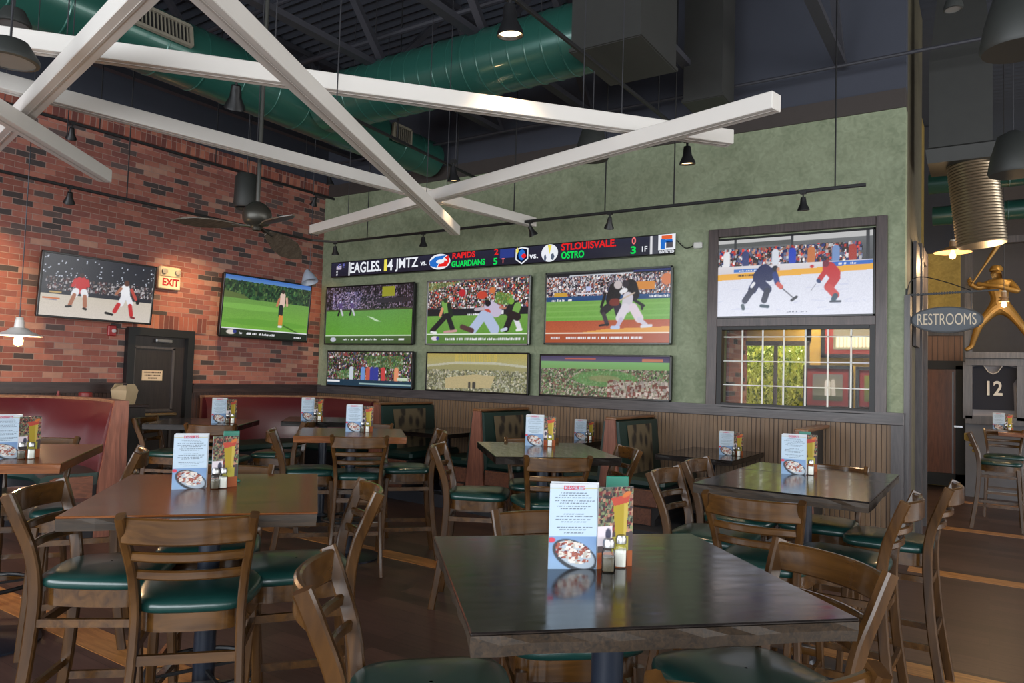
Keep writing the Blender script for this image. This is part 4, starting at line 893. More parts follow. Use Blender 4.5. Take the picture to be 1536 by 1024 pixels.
# ============================================================ green ducts
M_duct, _nt, _b = nodes_of('green_duct')
_b.inputs['Base Color'].default_value = (*lin((40, 88, 78)), 1); _b.inputs['Roughness'].default_value = .28; _b.inputs['Metallic'].default_value = .25; _b.inputs['Coat Weight'].default_value = .3
def duct(name, label, p0, p1, r, m, cat='duct', seam=.28, hang=True):
    p0, p1 = Vector(p0), Vector(p1); d = p1-p0; L = d.length
    t = thing(name, label, cat, tuple(p0)); t.rotation_mode = 'QUATERNION'; t.rotation_quaternion = d.to_track_quat('Z', 'Y')
    mb = MB(); prof = []; z = 0; prof.append((r, 0))
    n = max(2, int(L/seam))
    for i in range(1, n):
        z = L*i/n; prof += [(r, z-.011), (r+.006, z-.005), (r+.006, z+.005), (r, z+.011)]
    prof.append((r, L)); mb.lathe(prof, 40); mb.build('shell', m, t, smooth=22)
    if hang:
        q = t.rotation_quaternion.inverted(); top = p0.z
        for u in (.2, .8): MB().tube([q @ (d*u+Vector((0, 0, r))), q @ (d*u+Vector((0, 0, ROOF-(p0+d*u).z)))], .006, 5).build('hanger_rod', M_wire, t)
    return t
DZc = EYE+3.05; DX = -6.62; DY = 5.6
g = duct('spiral_duct', 'large green spiral duct running to the black plenum box', (DX+.27, DY, DZc), (-2.78, DY, DZc), .31, M_duct, seam=.17)
g2 = duct('spiral_duct', 'long green duct running above the brick wall with a grille on its side', (DX, -3.5, DZc), (DX, 6.6, DZc), .31, M_duct, seam=.42)
duct('spiral_duct', 'narrower end piece of the green duct reaching the green wall', (DX, 6.6, DZc-.02), (DX, 7.75, DZc-.02), .25, M_duct, seam=.3)
M_grille = mat('grille_beige', (128, 122, 108), .5)
def grille(label, y, w, h, ang=-25):
    t = thing('duct_grille', label, 'grille', (DX+.315*math.cos(R(ang)), y, DZc+.315*math.sin(R(ang)))); t.rotation_euler = (0, R(-ang), 0)
    m = MB()
    for cy, cz, sy, sz in ((0, -h/2, w, .03), (0, h/2, w, .03), (-w/2, 0, .03, h), (w/2, 0, .03, h)): m.box((.015, cy, cz), (.035, sy, sz))
    m.build('frame', M_grille, t); m = MB()
    n = int(w/.035)
    for i in range(1, n): m.box((.012, -w/2+w*i/n, 0), (.02, .008, h))
    m.build('louvres', M_grille, t); MB().box((-.002, 0, 0), (.012, w, h)).build('backing', M_black, t)
q = at_x(236, 58, DX+.3); grille('beige louvred air grille on the green duct at the upper left', q.y, .62, .2, 10)
q = at_x(600, 220, DX+.3); grille('small air grille on the green duct near the green wall', q.y, .32, .2, 0)
M_box = mat('black_plenum', (52, 52, 50), .55, var=.15, metal=.2)
def boxthing(name, label, cat, lo, hi, m, seams=True):
    c = [(a+b)/2 for a, b in zip(lo, hi)]; t = thing(name, label, cat, (c[0], c[1], lo[2])); s = [b-a for a, b in zip(lo, hi)]
    MB().box((0, 0, s[2]/2), s).build('sheet_metal_body', m, t)
    m_ = MB()
    m_.box((0, 0, .02), (s[0]+.03, s[1]+.03, .03))
    m_.build('flange', m, t); return t
boxthing('plenum_box', 'large black sheet metal plenum box at the end of the green duct', 'duct', (-2.95, 5.22, EYE+2.74), (-2.32, 6.0, ROOF), M_box)
boxthing('plenum_box', 'narrow black duct drop behind the plenum box above the beams', 'duct', (-2.62, 7.0, EYE+2.85), (-2.22, 7.4, ROOF), M_box)
# hall duct box and flexible duct
hb = thing('hall_duct_box', 'dark tapering duct box hanging in the hall at the right', 'duct', (-.24, 8.6, EYE+2.28))
m = MB()
def fr(z, w, d): return [(-w, -d, z), (w, -d, z), (w, d, z), (-w, d, z)]
rings = [fr(0, .28, .28), fr(.14, .30, .3), fr(.16, .27, .28), fr(1.05, .27, .28), fr(1.75, .2, .22), fr(2.2, .2, .22)]
vs = sum(rings, []); fs_ = [(0, 1, 2, 3)]+[(i*4+j, i*4+(j+1) % 4, i*4+4+(j+1) % 4, i*4+4+j) for i in range(5) for j in range(4)]
m.add(vs, fs_); m.build('sheet_metal_body', M_box, hb)
M_flex = mat('flexible_silver', (176, 160, 136), .28, metal=.9)
fd = thing('flexible_duct', 'silver ribbed flexible duct below the dark duct box in the hall', 'duct', (-.06, 8.6, EYE+1.44)); fd.rotation_euler = (0, R(-6), 0)
prof = []
for i in range(61): prof.append((.215+.009*(i % 2), i*.015))
MB().lathe(prof, 32).build('shell', M_flex, fd, smooth=20); fd.location.z += .02
duct('hall_duct', 'dark green duct running through the hall below the flexible duct', (-.66, 10.8, 4.28), (6, 10.8, 4.28), .13, mat('dark_green_duct', (20, 60, 54), .35))
duct('hall_duct', 'dark green duct high in the hall behind the flexible duct', (-.66, 11.6, 4.02), (6, 11.6, 4.02), .13, mat('dark_green_duct', (20, 60, 54), .35))
# ============================================================ roof joists
M_steel = mat('dark_steel', (50, 50, 57), .6)
def joist(label, x):
    t = thing('roof_joist', label, 'joist', (x, 0, 0)); zb, zt = 4.86, ROOF-.04
    MB().box((0, 1.7, zt), (.12, 12.3, .07)).build('top_chord', M_steel, t)
    m = MB(); m.box((0, 1.7, zb), (.10, 12.2, .06)); m.build('bottom_chord', M_steel, t)
    y = 7.8; k = 0
    while y > -4.2:
        MB().bar((0, y, zb), (0, y-1.1, zt), .075, .06).build('web_member', M_steel, t)
        MB().bar((0, y-1.1, zt), (0, y-2.2, zb), .075, .06).build('web_member', M_steel, t); y -= 2.2
    return t
for x, lb in ((-1.25, 'steel roof joist nearest the right end of the green wall'), (-2.6, 'second steel roof joist from the right end of the green wall'), (-4.1, 'third steel roof joist from the right, crossing behind the plenum box'), (-5.45, 'fourth steel roof joist from the right, left of the plenum box'), (-8.1, 'steel roof joist beside the brick wall, above the long green duct')): joist(lb, x)
def pipe(label, a, b, r, m=M_steel, name='conduit_pipe', cat='pipe'):
    t = thing(name, label, cat, a); MB().tube([(0, 0, 0), Vector(b)-Vector(a)], r, 8).build('tube', m, t, smooth=True); return t
pipe('thin black pipe along the upper green wall', (-8.7, 7.55, 4.75), (2.5, 7.55, 4.75), .018)
pipe('black conduit crossing high under the roof before the green duct', (-8.7, 4.6, 5.3), (5, 4.6, 5.3), .025)
pipe('black girder pipe above the green spiral duct', (-8.7, 5.6, 5.25), (-2.8, 5.6, 5.25), .03)
# ============================================================ tracks and spotlights
def track(label, pts, hang, r=.014):
    t = thing('light_track', label, 'light track', pts[0]); o = Vector(pts[0]); P = [Vector(p)-o for p in pts]
    MB().sweep(P, prof_rect(.03, .03, .004)).build('rail', M_black, t)
    for h in hang: h = Vector(h)-o; MB().tube([h, (h.x, h.y, ROOF-o.z)], .007, 6).build('hanger_rod', M_black, t)
    return t
TZ = EYE+1.77; TY = 6.9; TX = -7.75; 
cx = at_z(467, 363, TZ)
tx_, ty_ = TX, TY
tk = track('black light track turning the corner before the brick wall and the green wall', [(TX, -3, TZ), (TX, TY-.25, TZ), (TX+.25, TY, TZ), (-.9, TY, TZ)], [(-1.15, TY, TZ), (-2.66, TY, TZ), (-3.43, TY, TZ), (-4.6, TY, TZ), (-6.95, TY, TZ), (TX, 5.6, TZ), (TX, 4.1, TZ), (TX, 2.4, TZ)])
T2Z = EYE+2.5
track('upper black light track along the top of the brick wall', [(-8.0, -3, T2Z), (-8.0, 7.25, T2Z)], [(-8.0, 6.7, T2Z), (-8.0, 5.3, T2Z), (-8.0, 3.9, T2Z)])
T3X = -3.35
q0 = at_z(765, -8, 4.24); q1 = at_z(1008, 186, 4.24)
track('thick black light track crossing in front of the green duct towards the green wall', [(q0.x+(q0.x-q1.x)*.6, q0.y+(q0.y-q1.y)*.6, 4.24), (q1.x, q1.y, 4.24)], [(q0.x, q0.y, 4.24), (q0.x*.12+q1.x*.88, q0.y*.12+q1.y*.88, 4.24)])
q0 = at_z(530, 178, 4.2); q1 = at_z(716, 268, 4.2)
track('black light track below the green duct near the green wall', [(q0.x, q0.y, 4.2), (q1.x, q1.y, 4.2)], [((q0.x*.7+q1.x*.3), (q0.y*.7+q1.y*.3), 4.2), ((q0.x*.2+q1.x*.8), (q0.y*.2+q1.y*.8), 4.2)])
M_bulb = emis('warm_bulb', (255, 214, 150), 6.0); M_dimb = mat('spot_lens', (90, 88, 84), .2)
def spot(label, loc, tilt=(0, 0), lit=True, power=18, size=1.0, top=.06, col=(1, .72, .42), cone=90, aim=None):
    t = thing('track_spotlight', label, 'spotlight', loc, group='small black track spotlights')
    s = size
    MB().box((0, 0, .01), (.05*s, .035*s, .03*s)).build('adapter', M_black, t); MB().tube([(0, 0, 0), (0, 0, -.045*s)], .008*s, 6).build('stem', M_black, t)
    h = MB(); M = Matrix.Translation((0, 0, -.045*s)) @ Matrix.Rotation(tilt[1], 4, 'Z') @ Matrix.Rotation(tilt[0], 4, 'X') @ Matrix.Scale(s, 4)
    h.lathe([(.0, .01), (.022, .01), (.026, -.01), (.03, -.05), (.052, -.095), (.054, -.11), (.05, -.11), (.045, -.095)], 20, M); hd = h.build('lamp_head', M_blackm, t, smooth=50)
    MB().lathe([(.0, -.098), (.046, -.098)], 20, M).build('lens', M_bulb if lit else M_dimb, hd)
    if lit:
        l = bpy.data.lights.new('spot_lamp', 'SPOT'); l.energy = power; l.color = col; l.spot_size = R(cone); l.spot_blend = .8; l.shadow_soft_size = .05
        lo = bpy.data.objects.new('spot_lamp', l); C.objects.link(lo); lo.parent = t
        d = M.to_3x3() @ Vector((0, 0, -1)); lo.location = M @ Vector((0, 0, -.13)); lo.rotation_mode = 'QUATERNION'; lo.rotation_quaternion = d.to_track_quat('-Z', 'Y')
    return t
for px, py, lb, tl, lit in ((1205, 283, 'lit track spotlight above the hockey television', (.15, 0), True), (915, 320, 'dark track spotlight above the right part of the score ticker', (.5, .6), False), (795, 335, 'dark track spotlight under the ends of two white beams', (.5, -.6), False), (635, 350, 'dark track spotlight above the number 14 of the ticker', (.1, 0), False), (503, 364, 'dark track spotlight at the left start of the score ticker', (.2, .4), False)):
    x = at_y(px, py, TY).x; spot(lb, (x, TY, TZ-.02), tl, lit)
for py, px, lb, X, Z in ((288, 105, 'dark track spotlight before the bricks at left, on the lower track', TX, TZ), (190, 108, 'dark track spotlight before the bricks at left, on the upper track', -8.0, T2Z), (288, 473, 'dark track spotlight on the upper track near the wall corner', -8.0, T2Z)):
    y = at_x(px, py, X).y; spot(lb, (X, y, Z-.02), (.6, 1.2), False)
x = at_x(465, 262, -8.0); spot('lit spotlight at the dark upper wall near the corner', (-7.4, 6.6, at_x(465, 262, -7.4).z+.1), (.2, 0), True, 10)
q = at_d(765, -5, 4.6); spot('large lit spotlight at the top edge before the green duct', tuple(q), (.1, 0), True, 25, 1.6)
q = at_d(680, 244, 7.2); spot('lit spotlight at the green duct end near the wall corner', tuple(q), (.15, 0), True, 22, 1.2)
q = at_d(1031, 212, 5.6); spot('lit spotlight below the right end of the long white beam', tuple(q), (.1, 0), True, 22, 1.15)
q = at_d(355, 118, 5.2); spot('dark bell speaker shaped as a spotlight before the long green duct', tuple(q), (.5, 1.0), False, size=1.4)  # spotlight model stands in for a bell speaker here
# bell speakers
M_spk = mat('black_speaker', (44, 46, 44), .55)
def pendant_speaker(label, px, py, D, s, shape='bell', wire=None):
    p = at_d(px, py, D); t = thing('pendant_speaker', label, 'speaker', tuple(p), group='black pendant speakers')
    pr = [(0, .30), (.03, .30), (.10, .26), (.14, .12), (.16, .0), (.15, -.02), (.13, -.02)] if shape == 'bell' else [(0, .28), (.07, .28), (.09, .25), (.095, .02), (.085, 0), (.07, 0)]
    MB().lathe([(a*s, b*s) for a, b in pr], 28).build('shell', M_spk, t, smooth=45); MB().lathe([(0, -.015*s), (.14*s if shape == 'bell' else .075*s, -.012*s)], 28).build('grille', mat('speaker_grille', (70, 70, 68), .7), t)
    MB().tube([(0, 0, .29*s), (0, 0, ROOF-p.z)], .005, 6).build('wire', M_wire, t); return t
pendant_speaker('large bell speaker hanging at the top right corner', 1527, 70, 3.4, .98)
pendant_speaker('smaller bell speaker hanging at the right edge below the corner one', 1520, 258, 6.0, 1.15)
pendant_speaker('cylindrical speaker hanging behind the ceiling fan', 368, 312, 8.0, 1.35, 'can')
pendant_speaker('bell speaker above the right end of the long white beam', 888, 236, 6.4, .95)
def disc_speaker(label, px, py, D, r):
    p = at_d(px, py, D); t = thing('round_ceiling_speaker', label, 'speaker', tuple(p)); MB().lathe([(0, .1), (r*.6, .1), (r, .02), (r, 0), (r*.86, -.004), (r*.86, .005)], 32).build('housing', M_spk, t, smooth=45)
    MB().lathe([(0, 0), (r*.86, 0)], 32).build('grille', mat('pale_grille', (120, 120, 118), .6), t); MB().tube([(0, 0, .1), (0, 0, ROOF-p.z)], .006, 6).build('wire', M_wire, t)
disc_speaker('round ceiling speaker at the left edge between two white beams', 14, 92, 3.6, .13)
disc_speaker('dark round ceiling fixture at the left edge above the long white beam', 20, 38, 4.6, .1)
disc_speaker('small sensor disc hanging at the top of the hall', 1430, 14, 5.0, .06)
# ============================================================ ceiling fan
fp = at_d(385, 337, 6.3); fan = thing('ceiling_fan', 'dark bronze ceiling fan with leaf shaped blades before the brick wall', 'ceiling fan', tuple(fp))
M_bronze = mat('dark_bronze', (60, 58, 52), .35, metal=.5); M_blade = wood('fan_blade', (58, 50, 42), (92, 82, 70), .4, 'X', .2); 
MB().lathe([(0, .2), (.03, .2), (.07, .18), (.115, .13), (.125, .085), (.12, .04), (.10, .0), (.06, -.01), (.05, -.03), (0, -.03)], 32).build('motor_housing', M_bronze, fan, smooth=50)
MB().tube([(0, 0, .18), (0, 0, ROOF-fp.z)], .018, 12).build('downrod', mat('rod_grey', (84, 84, 80), .4, metal=.5), fan, smooth=True)
MB().lathe([(0, -.06), (.035, -.05), (.045, -.02), (.02, .0)], 16).build('switch_cup', M_bronze, fan, smooth=True)
fwd = math.atan2(_f.y, _f.x)
for k in range(3):
    a = fwd-PI/2+R(72)+k*2*PI/3
    pts = [(.14, -.03), (.22, -.06), (.34, -.095), (.48, -.105), (.60, -.07), (.70, 0), (.60, .07), (.48, .105), (.34, .095), (.22, .06), (.14, .03)]
    M = Matrix.Rotation(a, 4, 'Z') @ Matrix.Rotation(R(15 if k == 0 else 0), 4, 'Y') @ Matrix.Rotation(R(-36 if k == 0 else 12), 4, 'X') @ T(0, 0, -.015)
    MB().prism(pts, -.006, .006, M).build('blade', M_blade, fan, bevel=.003); MB().bar(M @ Vector((.05, 0, 0)), M @ Vector((.2, 0, 0)), .04, .012).build('blade_iron', M_bronze, fan)
# ============================================================ cone pendant lamps
def cone_pendant(label, p, r, shade, power=12, lit=True):
    t = thing('pendant_lamp', label, 'pendant lamp', tuple(p), group='industrial cone pendant lamps')
    MB().lathe([(.03, .12), (.035, .06), (.06, .055), (r*.5, .035), (r, .0), (r, -.006), (r*.5, .027), (.05, .045)], 32).build('shade', shade, t, smooth=60)
    MB().lathe([(0, .14), (.025, .14), (.032, .06), (.02, .02), (0, .02)], 16).build('socket', mat('socket_white', (190, 186, 176), .5), t, smooth=True)
    MB().lathe([(.012, .03), (.02, 0), (.034, -.04), (.028, -.07), (0, -.085)], 16).build('bulb', emis('warm_glow', (255, 206, 130), 7.0), t, smooth=True)
    MB().tube([(0, 0, .13), (0, 0, ROOF-p[2])], .004, 5).build('cord', M_wire, t)
    l = bpy.data.lights.new('bulb_lamp', 'POINT'); l.energy = power; l.color = (1, .66, .34); l.shadow_soft_size = .08
    lo = bpy.data.objects.new('bulb_lamp', l); C.objects.link(lo); lo.parent = t; lo.location = (0, 0, -.13)
M_shw = mat('white_enamel', (206, 200, 196), .35); M_shd = mat('bronze_enamel', (150, 120, 90), .4)
cone_pendant('white cone pendant lamp hanging at the left edge before the bricks', at_d(28, 503, 5.6), .16, M_shw, 18)
cone_pendant('cone pendant lamp hanging in the hall above the RESTROOMS sign', at_d(1429, 378, 8.2), .19, M_shd, 14)
cone_pendant('glowing pendant lamp in front of the golden batter', at_d(1506, 452, 9.4), .06, M_shd, 10)
p = at_d(464, 420, 8.6); t = thing('pendant_lamp', 'small tilted blue and cream pendant shade above the golf television corner', 'pendant lamp', tuple(p)); 
MB().lathe([(.02, .13), (.03, .12), (.07, .05), (.10, -.03), (.095, -.03), (.06, .05)], 20, Matrix.Rotation(R(-22), 4, 'Y')).build('shade', mat('blue_cream_shade', (150, 160, 176), .3), t, smooth=True); MB().tube([(0, 0, .12), (0, 0, ROOF-p.z)], .004, 5).build('cord', M_wire, t)
# ============================================================ menus and shakers
M_card = mat('card_white', (190, 194, 200), .5); M_chrome = mat('brushed_cap', (150, 150, 150), .3, metal=.9); M_gl = glass('shaker_glass', (.93, .95, .93), .3)
M_salt = mat('salt', (225, 222, 216), .9); M_pep = mat('pepper', (92, 84, 70), .9, var=.6, scale=300); M_holder = mat('green_holder', (30, 110, 92), .35)
def menu_pic(w=60, h=110):
    p = Pic(w, h, (172, 190, 206)); p.rect(0, 0, 1, .045, (186, 190, 196)); p.rect(.0, .055, .3, .068, (180, 160, 90)); p.rect(.72, .055, 1, .068, (180, 160, 90))
    y = .11
    for k in range(16):
        l = RNG.uniform(.18, .4); 
        x = .5-l
        while x < .5+l: q = RNG.uniform(.02, .07); p.rect(x, y-.004, x+q, y+.004, (70, 78, 92)); x += q+.02
        y += .031
    p.grad(.62, 1, (112, 142, 182), (132, 160, 190)); p.ell(.55, .84, .5, .16, (56, 60, 66), .5); p.ell(.56, .83, .44, .13, (160, 172, 184), .5)
    for i in range(160):
        a = RNG.uniform(0, 2*PI); r = RNG.uniform(0, 1)**.5; x = .52+.36*r*math.cos(a); yy = .80+.12*r*math.sin(a)+.12*(x-.5); p.splat(x, yy, .025, .008, [(206, 196, 188), (150, 84, 70), (212, 206, 200), (110, 44, 42), (176, 170, 160)][RNG.randint(5)])
    p.ell(.06, .66, .08, .03, (190, 60, 80)); return p
def drink_pic(w=44, h=100):
    p = Pic(w, h, (70, 58, 60)); p.crowd(0, 0, 1, .55, [(60, 50, 52), (110, 40, 44), (90, 96, 80), (150, 110, 90), (40, 38, 40), (120, 130, 90)], 900, .022)
    p.poly([(.42, .18), (.86, .16), (.80, .62), (.50, .62)], (158, 136, 34)); p.poly([(.72, .16), (.86, .16), (.80, .62), (.74, .62)], (180, 158, 70)); p.poly([(.36, .14), (.9, .10), (.86, .2), (.45, .24)], (170, 64, 48)); p.ell(.8, .1, .14, .03, (190, 104, 50), -.5)
    p.rect(0, .48, .4, .72, (210, 200, 206)); p.ell(.3, .58, .08, .07, (60, 60, 80)); p.rect(0, .8, 1, 1, (150, 76, 32)); p.ell(.2, .9, .2, .05, (150, 60, 30)); p.rect(.42, .62, .86, .8, (170, 160, 60)); return p
MP, DP = menu_pic(), drink_pic()
def make_menu():
    t = thing('menu_card', '', 'menu', group='standing food menus'); w, h = .135, .235
    MB().box((0, .003, h/2), (w, .003, h)).build('card', M_card, t); MP.sheet('printed_front', w, h, M_print, t, T(0, .0005, 0))
    M = T(.0, .016, 0) @ Matrix.Rotation(R(-6), 4, 'Z'); MB().box((0, 0, h/2+.003), (w, .002, h), M=M @ T(.006, 0, h/2+.003)).build('back_leaf', M_card, t); return t
def make_drinks():
    t = thing('drinks_card', '', 'menu', group='standing drinks cards'); w, h = .115, .225
    MB().box((0, .003, h/2), (w, .003, h)).build('card', M_card, t); DP.sheet('printed_front', w, h, M_print, t, T(0, .0005, 0)); return t
def make_holder():
    t = thing('menu_holder', '', 'menu holder', group='green menu holders')
    MB().box((0, 0, .006), (.09, .05, .012), ch=.003).build('foot', M_holder, t); MB().box((0, 0, .12), (.07, .006, .23), ch=.002).build('panel', M_holder, t); return t
def make_shaker(kind):
    t = thing(kind+'_shaker', '', kind+' shaker', group='glass '+kind+' shakers')
    MB().lathe([(.0, 0), (.017, 0), (.0185, .006), (.0185, .05), (.014, .064), (.012, .07)], 24, sq=4).build('glass_jar', M_gl, t, smooth=40)
    MB().lathe([(.0, .004), (.0155, .004), (.0155, .05 if kind == 'salt' else .042), (0, .052 if kind == 'salt' else .044)], 24, sq=4).build('contents', M_salt if kind == 'salt' else M_pep, t, smooth=40)
    MB().lathe([(.0145, .066), (.0165, .068), (.0165, .08), (.013, .09), (0, .0925)], 24).build('cap', M_chrome, t, smooth=40); return t
protos = None
# (menu pixel, drinks pixel, holder, pepper, salt, scale, table name, z)
SETS = [
 ((858, 853), (915, 858), (918, 846), (912, 857), (930, 850), 1.07, 'on the large glossy black table in front', 'the front black table', 12),
 ((283, 733), (322, 733), (318, 728), (322, 733), (334, 732), 1.07, 'on the brown plank table at the front left', 'the front left brown table', 4),
 ((1190, 711), (1212, 708), (1212, 706), None, (1216, 712), 1.07, 'on the live edge table beside the corner window', 'the window table', 2),
 ((801, 668), (816, 664), None, None, (819, 671), 1.07, 'on the dark centre table before the booths', 'the dark centre table', 0),
 ((530, 647), (548, 645), (544, 643), (540, 647), (546, 646), 1.07, 'on the small brown table in the middle distance', 'the small brown middle table', -8),
 ((6, 688), (32, 690), (20, 684), (3, 693), (22, 693), 1.07, 'on the brown table at the left picture edge', 'the left edge table', 10),
 ((328, 634), (340, 634), (334, 632), (331, 635), (337, 635), 1.07, 'on the table below the golf television', 'the table below the golf television', 20),
 ((461, 630), (470, 630), (466, 628), (463, 631), (469, 631), 1.07, 'on the farthest dark table before the corner banquette', 'the farthest corner table', 20),
 ((1089, 682), (1107, 673), (1100, 668), (1093, 675), (1102, 676), .88, 'on the booth table against the beadboard', 'the right booth table', 2),
 ((870, 659), (880, 659), (874, 657), (872, 661), (878, 661), .88, 'on the booth table between the reddish end panels', 'the middle booth table', 4),
 ((1498, 645), (1508, 645), (1502, 643), (1500, 646), (1506, 646), 1.07, 'on the ledge table in the far hall', 'the far hall table', 0),
]
vis = lambda q, z: at_z(q[0], q[1], z)
first = {}
def put(kind, maker, loc, rz, label):
    if kind not in first:
        o = maker(); first[kind] = o; o.location = loc; o.rotation_euler = (0, 0, rz); o['label'] = label; return o
    return clone(first[kind], loc, rz, label)
for mq, dq, hq, pq, sq, z, where, short, da in SETS:
    p = vis(mq, z); face = math.atan2(p.x, -p.y)*1.0   # card front (-y) turned to the camera
    rz = -math.atan2(-p.x, p.y)*-1.0
    rz = math.atan2(-p.x, p.y)
    m_ = put('menu', make_menu, tuple(p), rz+R(da), 'tall white food menu standing '+where)
    if where.startswith('on the large glossy black'):
        text_mesh('menu_title', "DESSERTS", .017, mat('title_red', (190, 50, 80), .6), m_, T(0, -.001, .223) @ FACE, .0003, .0003, .8)
    c_, s__ = math.cos(rz), math.sin(rz); near = SETS.index((mq, dq, hq, pq, sq, z, where, short, da)) < 3
    def pos(pix, rx, ry):
        if near:
            q = vis(pix, z); return (q.x, q.y, z)
        return (p.x+c_*rx-s__*ry, p.y+s__*rx+c_*ry, z)
    if dq: x, y, _ = pos(dq, .11, .03); put('drinks', make_drinks, (x-(.012 if near else 0), y+(.055 if near else 0), z), rz+R(17+da), 'drinks card with a yellow cocktail photo '+where)
    if hq: x, y, _ = pos(hq, .04, .07); put('holder', make_holder, (x-(.045 if near else 0), y+(.12 if near else 0), z), rz+R(da), 'green menu holder behind the cards '+where)
    if pq: put('pepper', lambda: make_shaker('pepper'), pos(pq, .075, -.03), rz, 'pepper shaker with chrome cap '+where)
    if sq: put('salt', lambda: make_shaker('salt'), pos(sq, .12, -.035), rz, 'salt shaker with chrome cap '+where)
# ------------------------------------------------------------ odds and ends near the exit door
def px_on(px, py, D): return at_d(px, py, D)
sh = thing('service_shelf', 'low dark shelf behind the maroon banquette near the exit door', 'shelf', (-8.55, 4.3, 0))
MB().box((0, 0, .55), (.5, .9, 1.1)).build('cabinet_body', M_door, sh); MB().box((0, 0, 1.115), (.56, .96, .03), ch=.005).build('shelf_top', M_dtrim, sh)
tb = thing('takeout_box', 'beige paper takeout box with folded flaps by the exit door', 'box', (-8.5, 4.60, 1.13), R(20)); tb.scale = (.85, .85, .95)
m = MB(); m.add([(-.1, -.09, 0), (.1, -.09, 0), (.1, .09, 0), (-.1, .09, 0), (-.13, -.11, .17), (.13, -.11, .17), (.13, .11, .17), (-.13, .11, .17)], [(3, 2, 1, 0), (0, 1, 5, 4), (1, 2, 6, 5), (2, 3, 7, 6), (3, 0, 4, 7), (4, 5, 6, 7)]); M_kraft = mat('kraft_card', (190, 168, 134), .8); m.build('body', M_kraft, tb)
m = MB()
for s in (-1, 1): m.add([(s*.13, -.11, .17), (s*.13, .11, .17), (s*.10, .07, .25), (s*.10, -.07, .25)], [(0, 1, 2, 3)]); m.add([(-.13, s*.11, .17), (.13, s*.11, .17), (.05, s*.03, .23), (-.05, s*.03, .23)], [(0, 1, 2, 3)])
fl = m.build('flap', M_kraft, tb); sd = fl.modifiers.new('s', 'SOLIDIFY'); sd.thickness = .003
j = thing('red_jar', 'small red labelled jar on the shelf behind the maroon banquette', 'jar', (-8.5, 4.16, 1.13)); MB().lathe([(0, 0), (.07, 0), (.07, .13), (.06, .14), (0, .14)], 20).build('jar_body', mat('jar_red', (130, 44, 44), .4), j, smooth=40); MB().lathe([(.0705, .03), (.0715, .03), (.0715, .08), (.0705, .08)], 20).build('label_band', M_salt, j); 
j = thing('red_bottle', 'small red bottle on the shelf behind the maroon banquette', 'bottle', (-8.6, 3.92, 1.13)); MB().lathe([(0, 0), (.03, 0), (.03, .08), (.012, .12), (.012, .15), (0, .15)], 16).build('bottle_body', mat('jar_red', (130, 44, 44), .4), j, smooth=40)
# ------------------------------------------------------------ planting outside the far window
fo = MB()
for i in range(14000):
    c = Vector((RNG.uniform(-4.4, -2.0), RNG.uniform(11.9, 13.2), 0)); c.z = .3+2.3*RNG.uniform(0, 1)**.8
    a = Matrix.Translation(c) @ Matrix.Rotation(RNG.uniform(0, 6.28), 4, 'Z') @ Matrix.Rotation(RNG.uniform(-1.3, 1.3), 4, 'X'); s = RNG.uniform(.03, .07)
    fo.add([(-s*.35, 0, 0), (0, -s, 0), (s*.35, 0, 0), (0, s, 0)], [(0, 1, 2, 3)], a)
core = MB()
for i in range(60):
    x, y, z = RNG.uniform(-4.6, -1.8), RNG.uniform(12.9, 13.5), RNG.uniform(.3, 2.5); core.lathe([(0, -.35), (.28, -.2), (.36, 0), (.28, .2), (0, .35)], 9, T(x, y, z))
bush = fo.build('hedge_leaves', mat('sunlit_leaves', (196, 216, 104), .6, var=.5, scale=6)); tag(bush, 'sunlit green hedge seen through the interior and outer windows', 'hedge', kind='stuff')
core.v and None
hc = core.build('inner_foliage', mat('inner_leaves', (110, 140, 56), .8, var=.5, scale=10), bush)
o = MB().box((-3, 16.3, -.06), (12, 9, .1)).build('ground_outside', mat('outside_ground', (120, 126, 100), .9)); struct(o); o.name = 'floor_outside'
# ------------------------------------------------------------ golden batter figure
bt = thing('batter_statue', 'golden statue of a baseball batter with raised bat on the hall ledge', 'statue', (.14, 12.80, 2.18))
M_gold = mat('gold_paint', (140, 106, 52), .4, metal=.5)
J = {'pel': (0, 0, .66), 'chest': (-.02, 0, .95), 'neck': (-.03, 0, 1.07), 'head': (-.05, -.01, 1.16), 'top': (-.05, 0, 1.24), 'lh': (-.09, 0, .62), 'rh': (.09, 0, .62), 'lk': (-.27, -.04, .38), 'rk': (.25, -.03, .38), 'la': (-.36, 0, .07), 'ra': (.42, .0, .07), 'lt': (-.44, -.06, .02), 'rt': (.50, -.07, .02), 'ls': (-.16, 0, 1.0), 'rs': (.13, 0, 1.0), 'le': (-.27, -.1, .93), 're': (.22, -.12, .86), 'lw': (-.40, -.12, 1.02), 'rw': (-.02, -.2, .94), 'rw2': (-.30, -.16, 1.0)}
rad = {'pel': .105, 'chest': .12, 'neck': .05, 'head': .075, 'top': .05, 'lh': .085, 'rh': .085, 'lk': .06, 'rk': .06, 'la': .035, 'ra': .035, 'lt': .03, 'rt': .03, 'ls': .065, 'rs': .065, 'le': .042, 're': .042, 'lw': .03, 'rw': .035, 'rw2': .03}
E_ = [('pel', 'chest'), ('chest', 'neck'), ('neck', 'head'), ('head', 'top'), ('pel', 'lh'), ('pel', 'rh'), ('lh', 'lk'), ('rh', 'rk'), ('lk', 'la'), ('rk', 'ra'), ('la', 'lt'), ('ra', 'rt'), ('chest', 'ls'), ('chest', 'rs'), ('ls', 'le'), ('rs', 're'), ('le', 'lw'), ('re', 'rw'), ('rw', 'rw2')]
